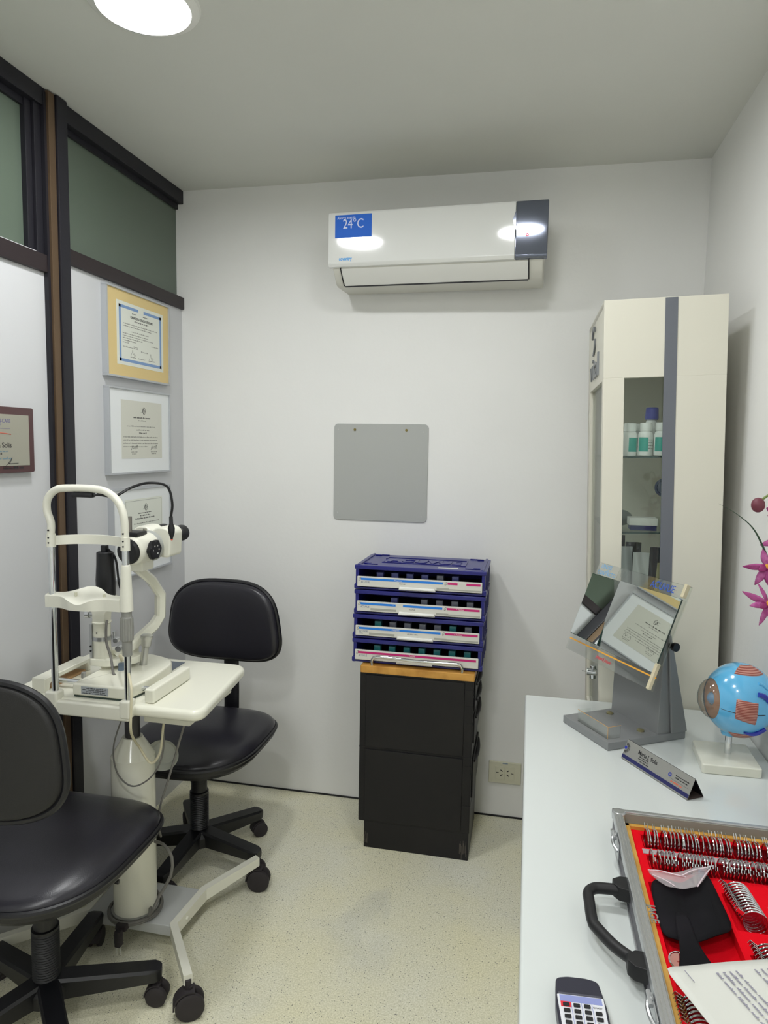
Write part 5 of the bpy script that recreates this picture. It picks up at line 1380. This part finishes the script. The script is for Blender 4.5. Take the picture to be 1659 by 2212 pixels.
# black cloth pouch with flap, zip bag and loose pieces
def sheet(name, rows, m_, label, cat, thick=.0012, smooth=2):
    nr = len(rows); nc = len(rows[0]); vs = [p for r in rows for p in r]; fs = []
    for j in range(nr - 1):
        for i in range(nc - 1): fs.append([j * nc + i, j * nc + i + 1, (j + 1) * nc + i + 1, (j + 1) * nc + i])
    o = MB().add(vs, fs).build(name, m_)
    if smooth:
        s_ = o.modifiers.new('sub', 'SUBSURF'); s_.levels = smooth; s_.render_levels = smooth
    s_ = o.modifiers.new('solid', 'SOLIDIFY'); s_.thickness = thick; s_.offset = 1
    if label: tag(o, label, cat)
    return o
sheet('cloth_pouch', [
    [(.214, 1.122, .762), (.232, 1.128, .768), (.252, 1.125, .766), (.262, 1.122, .764), (.282, 1.135, .772), (.302, 1.150, .776), (.312, 1.146, .766)],
    [(.212, 1.075, .763), (.230, 1.08, .770), (.248, 1.08, .768), (.258, 1.08, .764), (.274, 1.085, .776), (.296, 1.095, .780), (.312, 1.098, .768)],
    [(.211, 1.03, .763), (.228, 1.03, .769), (.244, 1.03, .766), (.252, 1.03, .763), (.268, 1.03, .776), (.292, 1.045, .781), (.314, 1.055, .768)],
    [(.212, .990, .763), (.226, .987, .767), (.238, .985, .763), (.246, .985, .762), (.262, .980, .774), (.290, .995, .779), (.314, 1.018, .768)]],
    M_cloth, 'black cloth pouch folded open in the well of the lens case', 'pouch', .002)
sheet('black_strap', [
    [(.236, 1.045, .768), (.246, 1.043, .770), (.256, 1.04, .769)],
    [(.232, 1.00, .769), (.243, .998, .771), (.255, .997, .770)],
    [(.230, .965, .768), (.243, .965, .770), (.257, .968, .769)],
    [(.221, .930, .766), (.241, .930, .768), (.268, .938, .767)],
    [(.216, .905, .765), (.240, .905, .766), (.275, .915, .765)]],
    M_cloth, 'black cloth tongue lying across the pouch towards the printed sheet', 'strap', .0015)
sheet('zip_bag', [
    [(.213, 1.142, .768), (.230, 1.138, .772), (.248, 1.130, .775), (.268, 1.140, .776), (.290, 1.155, .778), (.318, 1.172, .772)],
    [(.217, 1.130, .769), (.231, 1.128, .774), (.246, 1.120, .778), (.266, 1.128, .778), (.288, 1.142, .781), (.312, 1.155, .774)],
    [(.225, 1.112, .771), (.235, 1.108, .777), (.248, 1.100, .780), (.264, 1.105, .780), (.280, 1.115, .783), (.296, 1.120, .780)],
    [(.236, 1.092, .775), (.243, 1.088, .779), (.252, 1.084, .780), (.262, 1.086, .780), (.272, 1.088, .784), (.280, 1.090, .784)]],
    M_bag, 'crumpled clear zip bag over the top of the black pouch', 'bag', .0006)
ZB = bpy.data.objects['zip_bag']
M_zip = mat('zip_highlight_white', '#d8c4cc', .25, coat=.5)  # pale zip strips that also paint the white highlights on the film
for pts in ([(.214, 1.137, .772), (.232, 1.131, .777), (.252, 1.121, .780), (.268, 1.118, .780)], [(.262, 1.118, .782), (.282, 1.135, .783), (.302, 1.148, .782), (.317, 1.163, .778)], [(.219, 1.124, .773), (.234, 1.102, .780), (.246, 1.086, .782)], [(.310, 1.150, .779), (.292, 1.116, .783), (.278, 1.088, .785)]):
    MB().tube(pts, .0011, 8, 5, False, .4).build('zip_highlight_strip', M_zip, ZB)
o = thing('loose_lens', 'red-tinted round loose lens in a thin dark rim left of the cloth tongue', 'lens', (.226, .945, .761))
MB().tube([(.014 * math.cos(a), .019 * math.sin(a), .001) for a in [2 * PI * k / 28 for k in range(28)]], .0012, 8, 1, True).build('rim', M_chrome, o, world=False)
MB().lathe([(.0001, .0005), (.0135, .0008)], 24, Matrix.Diagonal((1, 1.33, 1, 1)), cap=False).build('glass', clear('red_tint', (.9, .35, .38, 1), .25), o, world=False)
o = MB().prism(rpoly([(-.012, .012), (.010, .010), (.014, -.006), (.006, -.012), (-.006, -.010), (-.008, .004)], .003), 0, .003, .001, 1).build('occluder', mat('maroon_plastic', '#6a1c2c', .3)); o.location = (.286, .944, .760)
tag(o, 'maroon plastic occluder piece right of the cloth tongue', 'occluder')

# printed sheet lying on the case
p1 = Vector((.192, .890, .7875)); ua = Vector((.951, .309, 0)).normalized(); vb = Vector((.40, -.917, 0)).normalized()
rows = []
for j in range(9):
    r_ = []
    for i in range(13):
        u = i / 12 * .292; v = j / 8 * .205
        z = .004 * math.sin(u * 14) * (1 - v * 2) + (.004 if i == 0 else 0) + .0005
        q = p1 + ua * u + vb * v; 
        if q.x > XR - .006: q.x = XR - .006
        r_.append((q.x, q.y, .7885 + abs(z)))
    rows.append(r_)
pp = sheet('printed_sheet', rows, M_paper, 'white printed sheet lying across the near part of the lens case', 'paper', .0004, 1)
def pz(u): return .7885 + abs(.004 * math.sin(u * 14)) + .0006
mb = MB(); random.seed(21)
G0 = Matrix((vb, ua, Vector((0, 0, 1)))).transposed().to_4x4()
if G0.determinant() < 0: G0 = Matrix((vb, ua, Vector((0, 0, 1)))).transposed().to_4x4()
for blk, u0 in enumerate((.060, .112, .165, .215)):
    for ln in range(4):
        u = u0 + ln * .0088; Fp = G0.copy(); Fp.translation = p1 + ua * u + vb * .018; Fp.translation.z = pz(u) + .0016
        mb.words(0, .16 if ln % 2 else .12, 0, .0040, Fp, ext=.0002, wmin=.008, wmax=.024, gap=.004)
mb.tube([(p1 + ua * .022 + vb * .012 + Vector((0, 0, .0075)))[:], (p1 + ua * .022 + vb * .032 + Vector((0, 0, .0075)))[:]], .0005, 5, 1)
mb.build('printed_text', mat('violet_grey_ink', '#8e8c9c', .6), pp)

# ------------------------------------------------------------------ remote control
t = thing('remote_control', 'dark handheld remote with lilac-headed keypad at the bottom edge of the counter', 'remote control', (.0865, .889, CT), (0, 0, math.radians(4)))
def rb(mb, *a, **k): return mb
Wr = world_of(t)
MB().prism(rpoly([(-.0285, -.165), (.0285, -.165), (.0320, -.045), (.0275, .0), (.012, .004), (-.012, .004), (-.0275, .0), (-.0320, -.045)], [.008, .008, .01, .006, .004, .004, .006, .01]), .001, .019, .003, 3, Wr).build('case', M_rem, t)
fp = MB().prism(rpoly([(-.0262, -.155), (.0262, -.155), (.0290, -.030), (-.0290, -.030)], .002), .019, .0196, 0, 1, Wr).build('face_plate', M_remf, t)
MB().box(-.0262, .0262, -.0415, -.031, .0196, .0199, mtx=Wr).build('lilac_band', M_lilac, fp)
MB().box(-.0275, .0275, -.0300, -.0262, .0188, .0200, .0006, 1, Wr).build('ridge', mat('grey_ridge', '#4a4a55', .4), t)
mb = MB()
for q in (-.0128, .0, .0128): mb.box(q - .0003, q + .0003, -.150, -.0415, .0196, .0199, mtx=Wr)
mb.build('column_lines', M_lilac, fp)
MB().box(-.0258, -.0132, -.0500, -.0417, .0196, .0200, mtx=Wr).build('red_key_field', M_redk, fp)
for r_ in range(11):
    for c_ in range(4):
        if c_ == 3 and r_ == 0: continue
        x = -.0194 + c_ * .0129; y = -.0472 - r_ * .0092
        if r_ >= 4: pass
        MB().box(x - .0040, x + .0040, y - .0024, y + .0018, .0196, .0225, .0006, 1, Wr).build('key', M_black, t)
mb = MB(); mb.text('CHART', .0036, Wr @ Matrix.Translation((.0194, -.0478, .0197)), 'CENTER'); 
mb.build('key_legend', M_ink, fp)

# ------------------------------------------------------------------ orchid at the right edge
t = thing('orchid', 'pink orchid spray with a long arching leaf at the right edge above the counter', 'orchid', (.52, 1.405, CT))
MB().lathe([(.030, 0), (.033, .004), (.0435, .085), (.046, .088), (.046, .095), (.041, .095), (.039, .07), (.0001, .07)], 36, Matrix.Translation((.5215, 1.405, CT))).build('pot', M_pot, t)
MB().tube([(.520, 1.405, .80), (.515, 1.40, .95), (.50, 1.395, 1.15), (.475, 1.39, 1.27), (.455, 1.392, 1.34), (.440, 1.395, 1.375), (.425, 1.398, 1.368)], .0022, 8, 6).build('stem', mat('olive_stem', '#6c8040', .5), t)
MB().tube([(.520, 1.405, .80), (.53, 1.40, .98), (.515, 1.40, 1.10), (.490, 1.40, 1.17), (.455, 1.40, 1.20)], .002, 8, 6).build('stem', mat('olive_stem2', '#6c8040', .5), t)
# long leaf
lp = [(.525, 1.405, .80), (.505, 1.40, 1.0), (.470, 1.40, 1.17), (.447, 1.40, 1.245), (.430, 1.40, 1.285), (.412, 1.40, 1.315), (.385, 1.40, 1.338), (.365, 1.40, 1.350), (.351, 1.40, 1.357)]
MB().tube(lp, [.006, .006, .0055, .005, .0045, .0035, .0018, .0012, .0003], 8, 5, False, .35).build('leaf', M_leaf, t)
def petal(c, d, up_, L_, W_, m_, parent, name='petal', curl=.25):
    c = Vector(c); d = Vector(d).normalized(); up_ = Vector(up_); s_ = d.cross(up_).normalized(); n_ = s_.cross(d).normalized()
    vs = []; fs = []; N = 8
    for j in range(N + 1):
        v = j / N; w = W_ * math.sin(PI * (v * .92 + .06)) ** .8 * (1 - .25 * v)
        base = c + d * (L_ * v) - n_ * (curl * L_ * v * v)
        for i in range(5):
            u = i / 4 - .5; vs.append(base + s_ * (u * w) + n_ * (.25 * w * (1 - 4 * u * u)) * .5)
    for j in range(N):
        for i in range(4): fs.append([j * 5 + i, j * 5 + i + 1, (j + 1) * 5 + i + 1, (j + 1) * 5 + i])
    o = MB().add(vs, fs).build(name, m_, parent)
    md = o.modifiers.new('solid', 'SOLIDIFY'); md.thickness = .0008
    return o
M_petal2 = mat('orchid_magenta', '#9c3a7c', .55, noise=(70, '#c070a8', .45, .7))
random.seed(31)
def flower(c, dirs, face=(-.25, -.95, .1)):
    c = Vector(c); core = MB().sphere(c, .004, .004, .006).build('flower_centre', M_yel, t)
    for k, (d, L_, W_) in enumerate(dirs):
        f_ = Vector(face) + Vector((random.uniform(-.5, .5), 0, random.uniform(-.6, .6)))
        petal(c, d, f_, L_, W_ * random.uniform(.75, 1.0), (M_petal, M_petal2)[k % 2], core, curl=random.uniform(-.2, .45))
    petal(c, (-.5, -.3, -.2), face, .018, .016, M_petd, core, 'lip')
    petal(c, (.3, -.5, -.3), face, .014, .012, M_petd, core, 'lip')
flower((.441, 1.395, 1.243), [((-.95, 0, -.15), .040, .018), ((-.4, -.1, .9), .032, .020), ((.6, 0, .7), .034, .02), ((-.45, -.1, -.9), .040, .020), ((.15, -.1, -1), .040, .022), ((.9, 0, 0), .03, .018)])
flower((.448, 1.398, 1.172), [((-.95, 0, .35), .048, .018), ((-.85, -.1, -.15), .034, .018), ((-.35, 0, .95), .040, .012), ((-.2, -.1, -1), .045, .016), ((.3, 0, -1), .040, .016), ((.9, 0, .3), .03, .016)])
flower((.462, 1.40, 1.290), [((-.95, 0, -.1), .032, .016), ((-.3, 0, 1), .03, .016), ((.5, 0, .7), .03, .016), ((.1, 0, -1), .03, .018)])
flower((.452, 1.40, 1.345), [((-.9, 0, .3), .018, .016), ((.6, 0, .7), .024, .016), ((.1, 0, -1), .02, .016)])
bd = MB().sphere((.419, 1.398, 1.357), .012, .011, .014).build('bud', M_bud, t)
MB().sphere((.448, 1.398, 1.330), .010, .009, .016).build('bud', M_bud, t)
